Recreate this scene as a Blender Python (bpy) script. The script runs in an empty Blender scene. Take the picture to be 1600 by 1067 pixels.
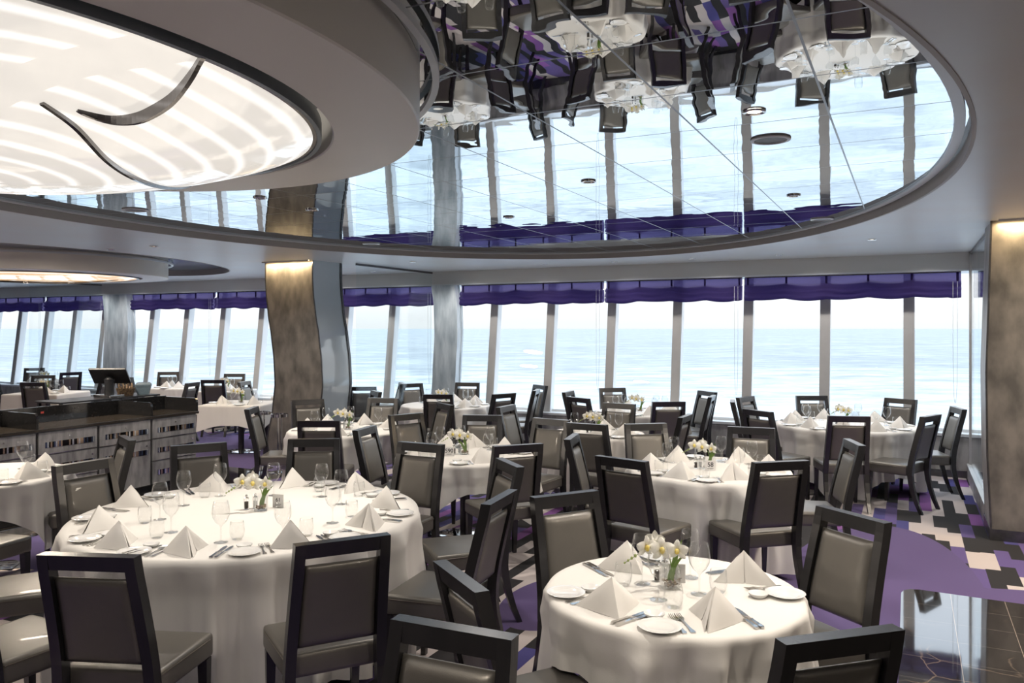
import bpy, bmesh, math, random
from mathutils import Vector, Matrix
random.seed(7)
S = bpy.context.scene
COL = S.collection
PI = math.pi
cu, su = .894427, .447214
def W(p, q): return (cu*p + su*q, -su*p + cu*q)          # window-wall frame -> world (p along wall, q towards the sea)
ROT = math.atan2(-su, cu)
CEIL = 2.865; MIR = 2.94; WQ = 11.58

# ------------------------------------------------------------------ materials
def new_mat(name):
    m = bpy.data.materials.new(name); m.use_nodes = True
    nt = m.node_tree; nt.nodes.clear()
    return m, nt
def nd(nt, t, **k):
    n = nt.nodes.new(t)
    for a, b in k.items():
        if a.startswith('_'): setattr(n, a[1:], b)
    return n
def setin(n, **k):
    for a, b in k.items():
        n.inputs[a.replace('__', ' ')].default_value = b
def pbr(name, col, rough=.5, metal=0, spec=.5, coat=0, noise=None, bump=None, coords='Object', emis=None, es=0, sheen=0, scale3=(1, 1, 1)):
    m, nt = new_mat(name); L = nt.links.new
    o = nd(nt, 'ShaderNodeOutputMaterial'); b = nd(nt, 'ShaderNodeBsdfPrincipled'); L(b.outputs[0], o.inputs[0])
    b.inputs['Base Color'].default_value = (*col, 1); b.inputs['Roughness'].default_value = rough
    b.inputs['Metallic'].default_value = metal; b.inputs['Specular IOR Level'].default_value = spec
    b.inputs['Coat Weight'].default_value = coat; b.inputs['Sheen Weight'].default_value = sheen
    if emis: b.inputs['Emission Color'].default_value = (*emis, 1); b.inputs['Emission Strength'].default_value = es
    tc = nd(nt, 'ShaderNodeTexCoord'); mp = nd(nt, 'ShaderNodeMapping'); L(tc.outputs[coords], mp.inputs[0])
    mp.inputs['Scale'].default_value = scale3
    if noise:
        sc, col2, lo, hi = noise
        n = nd(nt, 'ShaderNodeTexNoise'); n.inputs['Scale'].default_value = sc; n.inputs['Detail'].default_value = 5
        L(mp.outputs[0], n.inputs['Vector'])
        r = nd(nt, 'ShaderNodeMapRange'); L(n.outputs[0], r.inputs[0]); r.inputs[1].default_value = lo; r.inputs[2].default_value = hi
        x = nd(nt, 'ShaderNodeMix', _data_type='RGBA'); L(r.outputs[0], x.inputs[0])
        x.inputs[6].default_value = (*col, 1); x.inputs[7].default_value = (*col2, 1); L(x.outputs[2], b.inputs['Base Color'])
    if bump:
        sc, st = bump
        n = nd(nt, 'ShaderNodeTexNoise'); n.inputs['Scale'].default_value = sc; n.inputs['Detail'].default_value = 3
        L(mp.outputs[0], n.inputs['Vector'])
        bp = nd(nt, 'ShaderNodeBump'); bp.inputs['Strength'].default_value = st; bp.inputs['Distance'].default_value = .01
        L(n.outputs[0], bp.inputs['Height']); L(bp.outputs[0], b.inputs['Normal'])
    return m
def emit_mat(name, col, st):
    m, nt = new_mat(name); o = nd(nt, 'ShaderNodeOutputMaterial'); e = nd(nt, 'ShaderNodeEmission')
    e.inputs[0].default_value = (*col, 1); e.inputs[1].default_value = st; nt.links.new(e.outputs[0], o.inputs[0]); return m
def glass_mat(name, tint=(.97, .98, .98), edge=.5, lo=.03, rough=.0, power=3.0):
    # thin sheet of glass: clear when faced, mirror-like towards grazing angles
    m, nt = new_mat(name); L = nt.links.new
    o = nd(nt, 'ShaderNodeOutputMaterial'); mx = nd(nt, 'ShaderNodeMixShader')
    t = nd(nt, 'ShaderNodeBsdfTransparent'); t.inputs[0].default_value = (*tint, 1)
    g = nd(nt, 'ShaderNodeBsdfGlossy'); g.inputs['Roughness'].default_value = rough; g.inputs[0].default_value = (1, 1, 1, 1)
    lw = nd(nt, 'ShaderNodeLayerWeight'); lw.inputs[0].default_value = .5
    pw = nd(nt, 'ShaderNodeMath', _operation='POWER'); L(lw.outputs['Facing'], pw.inputs[0]); pw.inputs[1].default_value = power
    ml = nd(nt, 'ShaderNodeMath', _operation='MULTIPLY_ADD'); L(pw.outputs[0], ml.inputs[0]); ml.inputs[1].default_value = edge; ml.inputs[2].default_value = lo
    L(ml.outputs[0], mx.inputs[0]); L(t.outputs[0], mx.inputs[1]); L(g.outputs[0], mx.inputs[2]); L(mx.outputs[0], o.inputs[0])
    return m

M = {}
M['paint'] = pbr('ceiling_paint', (.64, .67, .675), .36, spec=.9,  noise=(1.5, (.63, .62, .61), .3, .7))
M['drum'] = pbr('bounce_lit_drum_paint', (.86, .825, .765), .42, spec=.7, noise=(1.5, (.84, .805, .745), .3, .7))  # ceiling paint made lighter and warmer, bounce light put into the colour
M['band'] = pbr('rim_paint', (.42, .395, .37), .5, noise=(2, (.40, .375, .355), .3, .7))
M['gloss'] = pbr('glossy_white_lacquer', (.85, .88, .90), .2, coat=1, noise=(5, (.83, .86, .88), .3, .7))
M['white'] = pbr('white_trim', (.75, .78, .8), .35)
M['wood'] = pbr('black_stained_wood', (.014, .014, .016), .27, spec=.8, noise=(14, (.021, .020, .022), .35, .7), bump=(60, .03), scale3=(1, 1, .15))
M['leather'] = pbr('taupe_metallic_leather', (.180, .170, .153), .36, metal=.5, spec=.5, coat=.08, noise=(9, (.165, .156, .141), .3, .7), bump=(350, .10))
M['piping'] = pbr('leather_piping', (.12, .105, .09), .45, metal=.2)
M['cloth'] = pbr('white_linen', (.81, .795, .77), .9, spec=.15, bump=(420, .12), noise=(3, (.78, .765, .74), .3, .7))
M['napkin'] = pbr('white_napkin_linen', (.84, .82, .79), .9, spec=.15, bump=(500, .12), noise=(8, (.81, .79, .76), .3, .7))
M['china'] = pbr('white_china', (.86, .86, .85), .12, coat=.5, noise=(5, (.84, .84, .83), .3, .7))
M['steel'] = pbr('polished_steel', (.72, .70, .68), .14, metal=1, noise=(30, (.66, .65, .63), .3, .7))
M['chrome'] = pbr('chrome', (.8, .8, .82), .06, metal=1, noise=(30, (.75, .75, .77), .3, .7))
M['darkmetal'] = pbr('dark_brushed_metal', (.16, .16, .165), .3, metal=.8, noise=(20, (.12, .12, .125), .3, .7))
M['fin'] = pbr('dark_chrome', (.22, .205, .20), .12, metal=1, noise=(30, (.20, .19, .185), .3, .7))
M['rimsteel'] = pbr('blued_rim_steel', (.22, .25, .28), .28, metal=.7, noise=(20, (.2, .23, .26), .3, .7))
M['mullion'] = pbr('window_post_grey', (.52, .51, .50), .45, metal=.1, noise=(6, (.48, .47, .46), .3, .7))
M['concrete'] = pbr('mottled_concrete_laminate', (.44, .43, .42), .42, noise=(3.2, (.24, .235, .23), .38, .66), bump=(30, .08), scale3=(3, 3, 1))
M['colpanel'] = pbr('mottled_column_panel', (.215, .20, .18), .38, noise=(3.0, (.10, .095, .088), .36, .66), bump=(18, .06), scale3=(2, 2, 1.1))
M['bluepanel'] = pbr('pearl_blue_pillar_panel', (.78, .85, .90), .3, metal=.0, noise=(2.4, (.42, .50, .56), .36, .66), scale3=(3, 3, .8))
M['sidepanel'] = pbr('glossy_grey_back_painted_glass', (.50, .57, .62), .06, spec=.6, coat=.8, noise=(.8, (.46, .53, .58), .3, .7))
M['counter'] = pbr('black_stone_counter', (.016, .016, .017), .1, spec=.7, noise=(40, (.03, .028, .026), .5, .8))
M['slab'] = pbr('dark_brown_stone', (.055, .045, .036), .12, spec=.6, noise=(60, (.03, .026, .022), .4, .7))
M['drawer'] = pbr('mottled_silver_laminate', (.50, .495, .48), .28, metal=.2, noise=(5, (.25, .25, .245), .36, .66), scale3=(3, 3, .8))
M['plastic'] = pbr('black_plastic', (.02, .021, .024), .3, noise=(30, (.03, .03, .033), .4, .7))
M['bluegrey'] = pbr('blue_grey_plastic', (.12, .17, .21), .4, noise=(30, (.11, .155, .19), .4, .7))
M['wicker'] = pbr('brown_wicker', (.20, .13, .07), .7, noise=(60, (.06, .04, .025), .4, .6), bump=(90, .8))
M['petal'] = pbr('orchid_petal', (.93, .92, .87), .6, noise=(20, (.91, .90, .82), .4, .7))
M['yellow'] = pbr('orchid_centre', (.75, .58, .12), .6, noise=(60, (.8, .72, .3), .4, .7))
M['green'] = pbr('orchid_leaf', (.13, .24, .04), .45, noise=(20, (.2, .32, .07), .4, .7))
M['bud'] = pbr('green_bud', (.30, .38, .12), .5, noise=(20, (.36, .42, .16), .4, .7))
M['pebble'] = pbr('brown_pebbles', (.35, .24, .14), .6, noise=(60, (.12, .085, .055), .4, .6), bump=(60, .8))
M['card'] = pbr('white_card', (.82, .81, .80), .6, noise=(10, (.79, .78, .77), .4, .7))
M['ink'] = pbr('grey_ink', (.05, .05, .055), .6)
M['pepper'] = pbr('black_pepper', (.05, .04, .035), .8, noise=(300, (.16, .14, .12), .5, .6))
M['salt'] = pbr('salt', (.8, .8, .8), .8)
M['red'] = pbr('red_sticker', (.6, .08, .06), .5)
M['grille'] = pbr('speaker_grille', (.30, .33, .35), .5, noise=(300, (.15, .17, .18), .45, .55))
M['glass'] = glass_mat('wine_glass', (.965, .97, .97), .95, .045, .0, 2.8)
M['pane'] = glass_mat('window_pane', (.985, .995, 1), .5, .02, .0, 4)
M['partition'] = glass_mat('partition_glass', (.95, .975, .98), .5, .03, .0, 4)
M['tube'] = emit_mat('warm_led', (1, .72, .38), 9)
M['lamp'] = emit_mat('downlight_lamp', (1, .88, .72), 5)
M['wallpaint'] = pbr('room_wall', (.36, .34, .32), .6, noise=(2, (.32, .30, .28), .3, .7))

# ceiling dome: a lit diffuser, brighter along the lamps behind it
def dome_mat(name, base, hi, st, n=11):
    m, nt = new_mat(name); L = nt.links.new
    o = nd(nt, 'ShaderNodeOutputMaterial'); b = nd(nt, 'ShaderNodeBsdfPrincipled'); L(b.outputs[0], o.inputs[0])
    b.inputs['Base Color'].default_value = (.35, .34, .33, 1); b.inputs['Roughness'].default_value = .08; b.inputs['Coat Weight'].default_value = .3
    at = nd(nt, 'ShaderNodeAttribute'); at.attribute_name = 'UVMap'; at.attribute_type = 'GEOMETRY'
    sp = nd(nt, 'ShaderNodeSeparateXYZ'); L(at.outputs['Vector'], sp.inputs[0])
    def mth(op, a, bb=None, c=None):
        x = nd(nt, 'ShaderNodeMath', _operation=op)
        for i, v in enumerate((a, bb, c)):
            if v is None: continue
            if isinstance(v, (int, float)): x.inputs[i].default_value = v
            else: L(v, x.inputs[i])
        return x.outputs[0]
    r = mth('MULTIPLY', sp.outputs[0], n); f = mth('FRACT', r)
    d = mth('ABSOLUTE', mth('SUBTRACT', f, .5))
    ln = mth('SUBTRACT', 1, mth('SMOOTH_MIN', mth('MULTIPLY', d, 4.6), 1, .25))
    ln = mth('MAXIMUM', ln, 0)
    # the lamps stop short of each panel seam
    a = mth('FRACT', mth('MULTIPLY', mth('ADD', sp.outputs[1], mth('MULTIPLY', mth('SUBTRACT', 1, sp.outputs[0]), .10)), 4)); a = mth('FRACT', mth('ADD', a, .04))
    g = mth('MULTIPLY', mth('ABSOLUTE', mth('SUBTRACT', a, .5)), 2)
    g = mth('LESS_THAN', g, .90)
    ln = mth('MULTIPLY', ln, g)
    mx = nd(nt, 'ShaderNodeMix', _data_type='RGBA'); L(ln, mx.inputs[0])
    mx.inputs[6].default_value = (*base, 1); mx.inputs[7].default_value = (*hi, 1)
    L(mx.outputs[2], b.inputs['Emission Color']); b.inputs['Emission Strength'].default_value = st
    return m
M['dome'] = dome_mat('lit_dome_diffuser', (.69, .645, .585), (1.1, 1.06, 1.0), 1.0)
M['dome2'] = dome_mat('warm_dome_diffuser', (.95, .62, .34), (1.3, 1.25, 1.15), .9, 5)

def mirror_mat():
    m, nt = new_mat('mirror_ceiling_panels'); L = nt.links.new
    o = nd(nt, 'ShaderNodeOutputMaterial')
    tc = nd(nt, 'ShaderNodeTexCoord'); sp = nd(nt, 'ShaderNodeSeparateXYZ'); L(tc.outputs['Object'], sp.inputs[0])
    def mth(op, a, bb=None):
        x = nd(nt, 'ShaderNodeMath', _operation=op)
        for i, v in enumerate((a, bb)):
            if v is None: continue
            if isinstance(v, (int, float)): x.inputs[i].default_value = v
            else: L(v, x.inputs[i])
        return x.outputs[0]
    ci = []; di = []
    for k, (off, st) in enumerate(((-.345, .65), (2.815, .667))):
        t = mth('DIVIDE', mth('SUBTRACT', sp.outputs[k], off), st)
        ci.append(mth('FLOOR', t))
        e = mth('SUBTRACT', .5, mth('ABSOLUTE', mth('SUBTRACT', mth('FRACT', t), .5)))
        di.append(mth('MULTIPLY', e, st))
    dm = mth('MINIMUM', di[0], di[1])
    cv = nd(nt, 'ShaderNodeCombineXYZ'); L(ci[0], cv.inputs[0]); L(ci[1], cv.inputs[1])
    wn = nd(nt, 'ShaderNodeTexWhiteNoise'); wn.noise_dimensions = '3D'; L(cv.outputs[0], wn.inputs['Vector'])
    # sheets bulge a little and each hangs at its own tiny tilt
    vs = nd(nt, 'ShaderNodeVectorMath', _operation='SCALE'); L(cv.outputs[0], vs.inputs[0]); vs.inputs['Scale'].default_value = 7.3
    va = nd(nt, 'ShaderNodeVectorMath', _operation='ADD'); L(tc.outputs['Object'], va.inputs[0]); L(vs.outputs[0], va.inputs[1])
    nz = nd(nt, 'ShaderNodeTexNoise'); nz.inputs['Scale'].default_value = 3.6; nz.inputs['Detail'].default_value = 1.2; L(va.outputs[0], nz.inputs['Vector'])
    bp = nd(nt, 'ShaderNodeBump'); bp.inputs['Strength'].default_value = 1; bp.inputs['Distance'].default_value = .0011; L(nz.outputs[0], bp.inputs['Height'])
    c1 = nd(nt, 'ShaderNodeVectorMath', _operation='SUBTRACT'); L(wn.outputs['Color'], c1.inputs[0]); c1.inputs[1].default_value = (.5, .5, .5)
    c2 = nd(nt, 'ShaderNodeVectorMath', _operation='MULTIPLY'); L(c1.outputs[0], c2.inputs[0]); c2.inputs[1].default_value = (.003, .003, 0)
    c3 = nd(nt, 'ShaderNodeVectorMath', _operation='ADD'); L(bp.outputs[0], c3.inputs[0]); L(c2.outputs[0], c3.inputs[1])
    c4 = nd(nt, 'ShaderNodeVectorMath', _operation='NORMALIZE'); L(c3.outputs[0], c4.inputs[0])
    g = nd(nt, 'ShaderNodeBsdfGlossy'); g.inputs['Roughness'].default_value = .0; g.inputs[0].default_value = (.70, .73, .755, 1); L(c4.outputs[0], g.inputs['Normal'])
    s = nd(nt, 'ShaderNodeBsdfPrincipled'); s.inputs['Base Color'].default_value = (.26, .27, .285, 1); s.inputs['Metallic'].default_value = .7; s.inputs['Roughness'].default_value = .3
    lt = mth('LESS_THAN', dm, .005)
    mx = nd(nt, 'ShaderNodeMixShader'); L(lt, mx.inputs[0]); L(g.outputs[0], mx.inputs[1]); L(s.outputs[0], mx.inputs[2]); L(mx.outputs[0], o.inputs[0])
    return m
M['mirror'] = mirror_mat()

def carpet_mat():
    m, nt = new_mat('purple_striped_carpet'); L = nt.links.new
    o = nd(nt, 'ShaderNodeOutputMaterial'); b = nd(nt, 'ShaderNodeBsdfPrincipled'); L(b.outputs[0], o.inputs[0])
    b.inputs['Roughness'].default_value = .95; b.inputs['Specular IOR Level'].default_value = .1; b.inputs['Sheen Weight'].default_value = .15
    tc = nd(nt, 'ShaderNodeTexCoord'); sp = nd(nt, 'ShaderNodeSeparateXYZ'); L(tc.outputs['Object'], sp.inputs[0])
    p, q = sp.outputs[0], sp.outputs[1]
    def mth(op, a, bb=None, c=None):
        x = nd(nt, 'ShaderNodeMath', _operation=op)
        for i, v in enumerate((a, bb, c)):
            if v is None: continue
            if isinstance(v, (int, float)): x.inputs[i].default_value = v
            else: L(v, x.inputs[i])
        return x.outputs[0]
    def mix(fac, a, bcol):
        x = nd(nt, 'ShaderNodeMix', _data_type='RGBA')
        L(fac, x.inputs[0]) if not isinstance(fac, float) else None
        for i, v in ((6, a), (7, bcol)):
            if isinstance(v, tuple): x.inputs[i].default_value = (*v, 1)
            else: L(v, x.inputs[i])
        return x.outputs[2]
    i = mth('FLOOR', mth('DIVIDE', p, .108))
    w0 = nd(nt, 'ShaderNodeTexWhiteNoise'); w0.noise_dimensions = '1D'; L(i, w0.inputs['W'])
    j = mth('FLOOR', mth('ADD', mth('DIVIDE', q, .52), mth('MULTIPLY', w0.outputs['Value'], 7.3)))
    cv = nd(nt, 'ShaderNodeCombineXYZ'); L(i, cv.inputs[0]); L(j, cv.inputs[1])
    w1 = nd(nt, 'ShaderNodeTexWhiteNoise'); w1.noise_dimensions = '2D'; L(cv.outputs[0], w1.inputs['Vector'])
    rp = nd(nt, 'ShaderNodeValToRGB'); rp.color_ramp.interpolation = 'CONSTANT'; L(w1.outputs['Value'], rp.inputs[0])
    PUR = (.115, .08, .245); CRE = (.56, .50, .49); BLK = (.015, .014, .017); VIO = (.23, .085, .31); BLU = (.06, .055, .22)
    e = rp.color_ramp.elements; e[0].color = (*BLK, 1); e[0].position = 0
    e[1].position = .30; e[1].color = (*CRE, 1)
    for ps, c in ((.62, PUR), (.82, VIO), (.92, BLU)):
        z = e.new(ps); z.color = (*c, 1)
    # broad swooping fields of plain purple
    def ell(p0, q0, rp_, rq, ang=0.0):
        dp = mth('SUBTRACT', p, p0); dq = mth('SUBTRACT', q, q0)
        if ang:
            ca, sa = math.cos(ang), math.sin(ang)
            dp, dq = mth('ADD', mth('MULTIPLY', dp, ca), mth('MULTIPLY', dq, sa)), mth('SUBTRACT', mth('MULTIPLY', dq, ca), mth('MULTIPLY', dp, sa))
        a = mth('POWER', mth('DIVIDE', dp, rp_), 2); c = mth('POWER', mth('DIVIDE', dq, rq), 2)
        return mth('LESS_THAN', mth('ADD', a, c), 1)
    mk = ell(-.2, 6.15, .72, 2.3)
    for a in ((-1.6, 2.6, 1.2, .55), (.9, 6.2, .8, .62), (-5.6, 6.1, .5, 1.2), (-9.5, 9.0, 2.6, 1.6), (-7.2, 5.0, 1.0, 3.0), (-4.6, .4, 1.8, 1.2), (-1.9, 8.9, .6, .7), (-3.9, 8.6, .5, 1.1), (2.4, 3, 1.5, 2.6), (-2.2, 5.1, .35, .6), (-13.5, 9, 3, 2)):
        mk = mth('MAXIMUM', mk, ell(*a))
    nz = nd(nt, 'ShaderNodeTexNoise'); nz.inputs['Scale'].default_value = .35; nz.inputs['Detail'].default_value = 1; L(tc.outputs['Object'], nz.inputs['Vector'])
    pur = mix(nz.outputs[0], (.122, .074, .20), (.092, .078, .215))
    col = mix(mk, rp.outputs[0], pur)
    n2 = nd(nt, 'ShaderNodeTexNoise'); n2.inputs['Scale'].default_value = 260; n2.inputs['Detail'].default_value = 2; L(tc.outputs['Object'], n2.inputs['Vector'])
    mr = nd(nt, 'ShaderNodeMapRange'); L(n2.outputs[0], mr.inputs[0]); mr.inputs[1].default_value = .25; mr.inputs[2].default_value = .75; mr.inputs[3].default_value = .8; mr.inputs[4].default_value = 1.18
    x = nd(nt, 'ShaderNodeVectorMath', _operation='SCALE'); L(col, x.inputs[0]); L(mr.outputs[0], x.inputs['Scale'])
    L(x.outputs[0], b.inputs['Base Color'])
    bp = nd(nt, 'ShaderNodeBump'); bp.inputs['Strength'].default_value = .35; bp.inputs['Distance'].default_value = .004; L(n2.outputs[0], bp.inputs['Height']); L(bp.outputs[0], b.inputs['Normal'])
    return m
M['carpet'] = carpet_mat()

def marble_mat():
    m, nt = new_mat('dark_veined_marble'); L = nt.links.new
    o = nd(nt, 'ShaderNodeOutputMaterial'); b = nd(nt, 'ShaderNodeBsdfPrincipled'); L(b.outputs[0], o.inputs[0])
    b.inputs['Roughness'].default_value = .05; b.inputs['Specular IOR Level'].default_value = .8; b.inputs['Coat Weight'].default_value = .6; b.inputs['Coat Roughness'].default_value = .03
    tc = nd(nt, 'ShaderNodeTexCoord')
    nz = nd(nt, 'ShaderNodeTexNoise'); nz.inputs['Scale'].default_value = 1.6; nz.inputs['Detail'].default_value = 6; nz.inputs['Distortion'].default_value = .6; L(tc.outputs['Object'], nz.inputs['Vector'])
    va = nd(nt, 'ShaderNodeVectorMath', _operation='MULTIPLY_ADD'); L(nz.outputs['Color'], va.inputs[0]); va.inputs[1].default_value = (.5, .5, .5); L(tc.outputs['Object'], va.inputs[2])
    vo = nd(nt, 'ShaderNodeTexVoronoi'); vo.feature = 'DISTANCE_TO_EDGE'; vo.inputs['Scale'].default_value = 2.6; L(va.outputs[0], vo.inputs['Vector'])
    r1 = nd(nt, 'ShaderNodeMapRange'); L(vo.outputs['Distance'], r1.inputs[0]); r1.inputs[1].default_value = 0; r1.inputs[2].default_value = .022; r1.inputs[3].default_value = 1; r1.inputs[4].default_value = 0
    r2 = nd(nt, 'ShaderNodeMapRange'); L(nz.outputs[0], r2.inputs[0]); r2.inputs[1].default_value = .48; r2.inputs[2].default_value = .62
    mu = nd(nt, 'ShaderNodeMath', _operation='MULTIPLY'); L(r1.outputs[0], mu.inputs[0]); L(r2.outputs[0], mu.inputs[1])
    n3 = nd(nt, 'ShaderNodeTexNoise'); n3.inputs['Scale'].default_value = 7; n3.inputs['Detail'].default_value = 8; n3.inputs['Distortion'].default_value = 1.5; L(tc.outputs['Object'], n3.inputs['Vector'])
    a = nd(nt, 'ShaderNodeMix', _data_type='RGBA'); L(n3.outputs[0], a.inputs[0]); a.inputs[6].default_value = (.006, .006, .007, 1); a.inputs[7].default_value = (.045, .040, .038, 1)
    c = nd(nt, 'ShaderNodeMix', _data_type='RGBA'); L(mu.outputs[0], c.inputs[0]); L(a.outputs[2], c.inputs[6]); c.inputs[7].default_value = (.20, .15, .115, 1)
    sp = nd(nt, 'ShaderNodeSeparateXYZ'); L(tc.outputs['Object'], sp.inputs[0])
    def mth(op, x, y=None):
        z = nd(nt, 'ShaderNodeMath', _operation=op)
        for k, v in enumerate((x, y)):
            if v is None: continue
            if isinstance(v, (int, float)): z.inputs[k].default_value = v
            else: L(v, z.inputs[k])
        return z.outputs[0]
    def joint(s, off, st, w):
        t = mth('FRACT', mth('DIVIDE', mth('SUBTRACT', s, off), st)); e = mth('MULTIPLY', mth('SUBTRACT', .5, mth('ABSOLUTE', mth('SUBTRACT', t, .5))), st)
        return mth('LESS_THAN', e, w)
    j1 = joint(sp.outputs[0], .265, .33, .0016); j2 = joint(sp.outputs[1], 6.15, .33, .0008)
    d = nd(nt, 'ShaderNodeMix', _data_type='RGBA'); L(mth('MAXIMUM', j1, j2), d.inputs[0]); L(c.outputs[2], d.inputs[6]); d.inputs[7].default_value = (.42, .36, .30, 1)
    L(d.outputs[2], b.inputs['Base Color'])
    return m
M['marble'] = marble_mat()

def shade_mat():
    m, nt = new_mat('purple_shade_fabric'); L = nt.links.new
    o = nd(nt, 'ShaderNodeOutputMaterial'); a = nd(nt, 'ShaderNodeBsdfDiffuse'); t = nd(nt, 'ShaderNodeBsdfTranslucent'); tr = nd(nt, 'ShaderNodeBsdfTransparent')
    tc = nd(nt, 'ShaderNodeTexCoord'); nz = nd(nt, 'ShaderNodeTexNoise'); nz.inputs['Scale'].default_value = 25; L(tc.outputs['Object'], nz.inputs['Vector'])
    x = nd(nt, 'ShaderNodeMix', _data_type='RGBA'); L(nz.outputs[0], x.inputs[0]); x.inputs[6].default_value = (.048, .034, .105, 1); x.inputs[7].default_value = (.066, .048, .135, 1)
    L(x.outputs[2], a.inputs[0]); t.inputs[0].default_value = (.17, .13, .36, 1); tr.inputs[0].default_value = (.34, .31, .56, 1)
    mx = nd(nt, 'ShaderNodeMixShader'); mx.inputs[0].default_value = .45; L(a.outputs[0], mx.inputs[1]); L(t.outputs[0], mx.inputs[2])
    m2 = nd(nt, 'ShaderNodeMixShader'); m2.inputs[0].default_value = .14; L(mx.outputs[0], m2.inputs[1]); L(tr.outputs[0], m2.inputs[2]); L(m2.outputs[0], o.inputs[0])
    return m
M['shade'] = shade_mat()

def strip_mat():
    m, nt = new_mat('mirror_mosaic_strip'); L = nt.links.new
    o = nd(nt, 'ShaderNodeOutputMaterial'); b = nd(nt, 'ShaderNodeBsdfPrincipled'); L(b.outputs[0], o.inputs[0]); b.inputs['Metallic'].default_value = .8; b.inputs['Roughness'].default_value = .12
    tc = nd(nt, 'ShaderNodeTexCoord'); sp = nd(nt, 'ShaderNodeSeparateXYZ'); L(tc.outputs['Object'], sp.inputs[0])
    a = nd(nt, 'ShaderNodeMath', _operation='MULTIPLY'); L(sp.outputs[1], a.inputs[0]); a.inputs[1].default_value = 55
    ad = nd(nt, 'ShaderNodeMath', _operation='MULTIPLY_ADD'); L(sp.outputs[2], ad.inputs[0]); ad.inputs[1].default_value = 3; L(a.outputs[0], ad.inputs[2])
    f = nd(nt, 'ShaderNodeMath', _operation='FLOOR'); L(a.outputs[0], f.inputs[0])
    w = nd(nt, 'ShaderNodeTexWhiteNoise'); w.noise_dimensions = '1D'; L(f.outputs[0], w.inputs['W'])
    r = nd(nt, 'ShaderNodeValToRGB'); r.color_ramp.interpolation = 'CONSTANT'; L(w.outputs['Value'], r.inputs[0])
    e = r.color_ramp.elements; e[0].color = (.02, .018, .02, 1); e[1].position = .35; e[1].color = (.10, .14, .25, 1)
    for ps, c in ((.52, (.62, .47, .34)), (.68, (.03, .025, .03)), (.82, (.80, .86, .92))):
        z = e.new(ps); z.color = (*c, 1)
    L(r.outputs[0], b.inputs['Base Color']); return m
M['strip'] = strip_mat()

def sea_mat():
    m, nt = new_mat('sea_water'); L = nt.links.new
    o = nd(nt, 'ShaderNodeOutputMaterial'); b = nd(nt, 'ShaderNodeBsdfPrincipled'); L(b.outputs[0], o.inputs[0])
    b.inputs['Roughness'].default_value = .55; b.inputs['Specular IOR Level'].default_value = .25
    tc = nd(nt, 'ShaderNodeTexCoord'); mp = nd(nt, 'ShaderNodeMapping'); L(tc.outputs['Object'], mp.inputs[0]); mp.inputs['Scale'].default_value = (.5, 1, 1)
    n1 = nd(nt, 'ShaderNodeTexNoise'); n1.inputs['Scale'].default_value = .09; n1.inputs['Detail'].default_value = 11; n1.inputs['Roughness'].default_value = .72; n1.inputs['Distortion'].default_value = .5; L(mp.outputs[0], n1.inputs['Vector'])
    n2 = nd(nt, 'ShaderNodeTexNoise'); n2.inputs['Scale'].default_value = .016; n2.inputs['Detail'].default_value = 4; L(mp.outputs[0], n2.inputs['Vector'])
    # foam of the wake lies close to the hull
    sp = nd(nt, 'ShaderNodeSeparateXYZ'); L(tc.outputs['Object'], sp.inputs[0])
    near = nd(nt, 'ShaderNodeMapRange'); L(sp.outputs[1], near.inputs[0]); near.inputs[1].default_value = 40; near.inputs[2].default_value = 420; near.inputs[3].default_value = .26; near.inputs[4].default_value = 0
    s = nd(nt, 'ShaderNodeMath', _operation='ADD'); L(n1.outputs[0], s.inputs[0]); L(near.outputs[0], s.inputs[1])
    s2 = nd(nt, 'ShaderNodeMath', _operation='MULTIPLY_ADD'); L(n2.outputs[0], s2.inputs[0]); s2.inputs[1].default_value = .35; L(s.outputs[0], s2.inputs[2])
    r = nd(nt, 'ShaderNodeValToRGB'); L(s2.outputs[0], r.inputs[0]); e = r.color_ramp.elements
    e[0].position = .46; e[0].color = (.172, .182, .180, 1); e[1].position = .98; e[1].color = (.57, .56, .535, 1)
    z = e.new(.68); z.color = (.258, .266, .258, 1)
    L(r.outputs[0], b.inputs['Base Color'])
    return m
M['sea'] = sea_mat()

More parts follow.
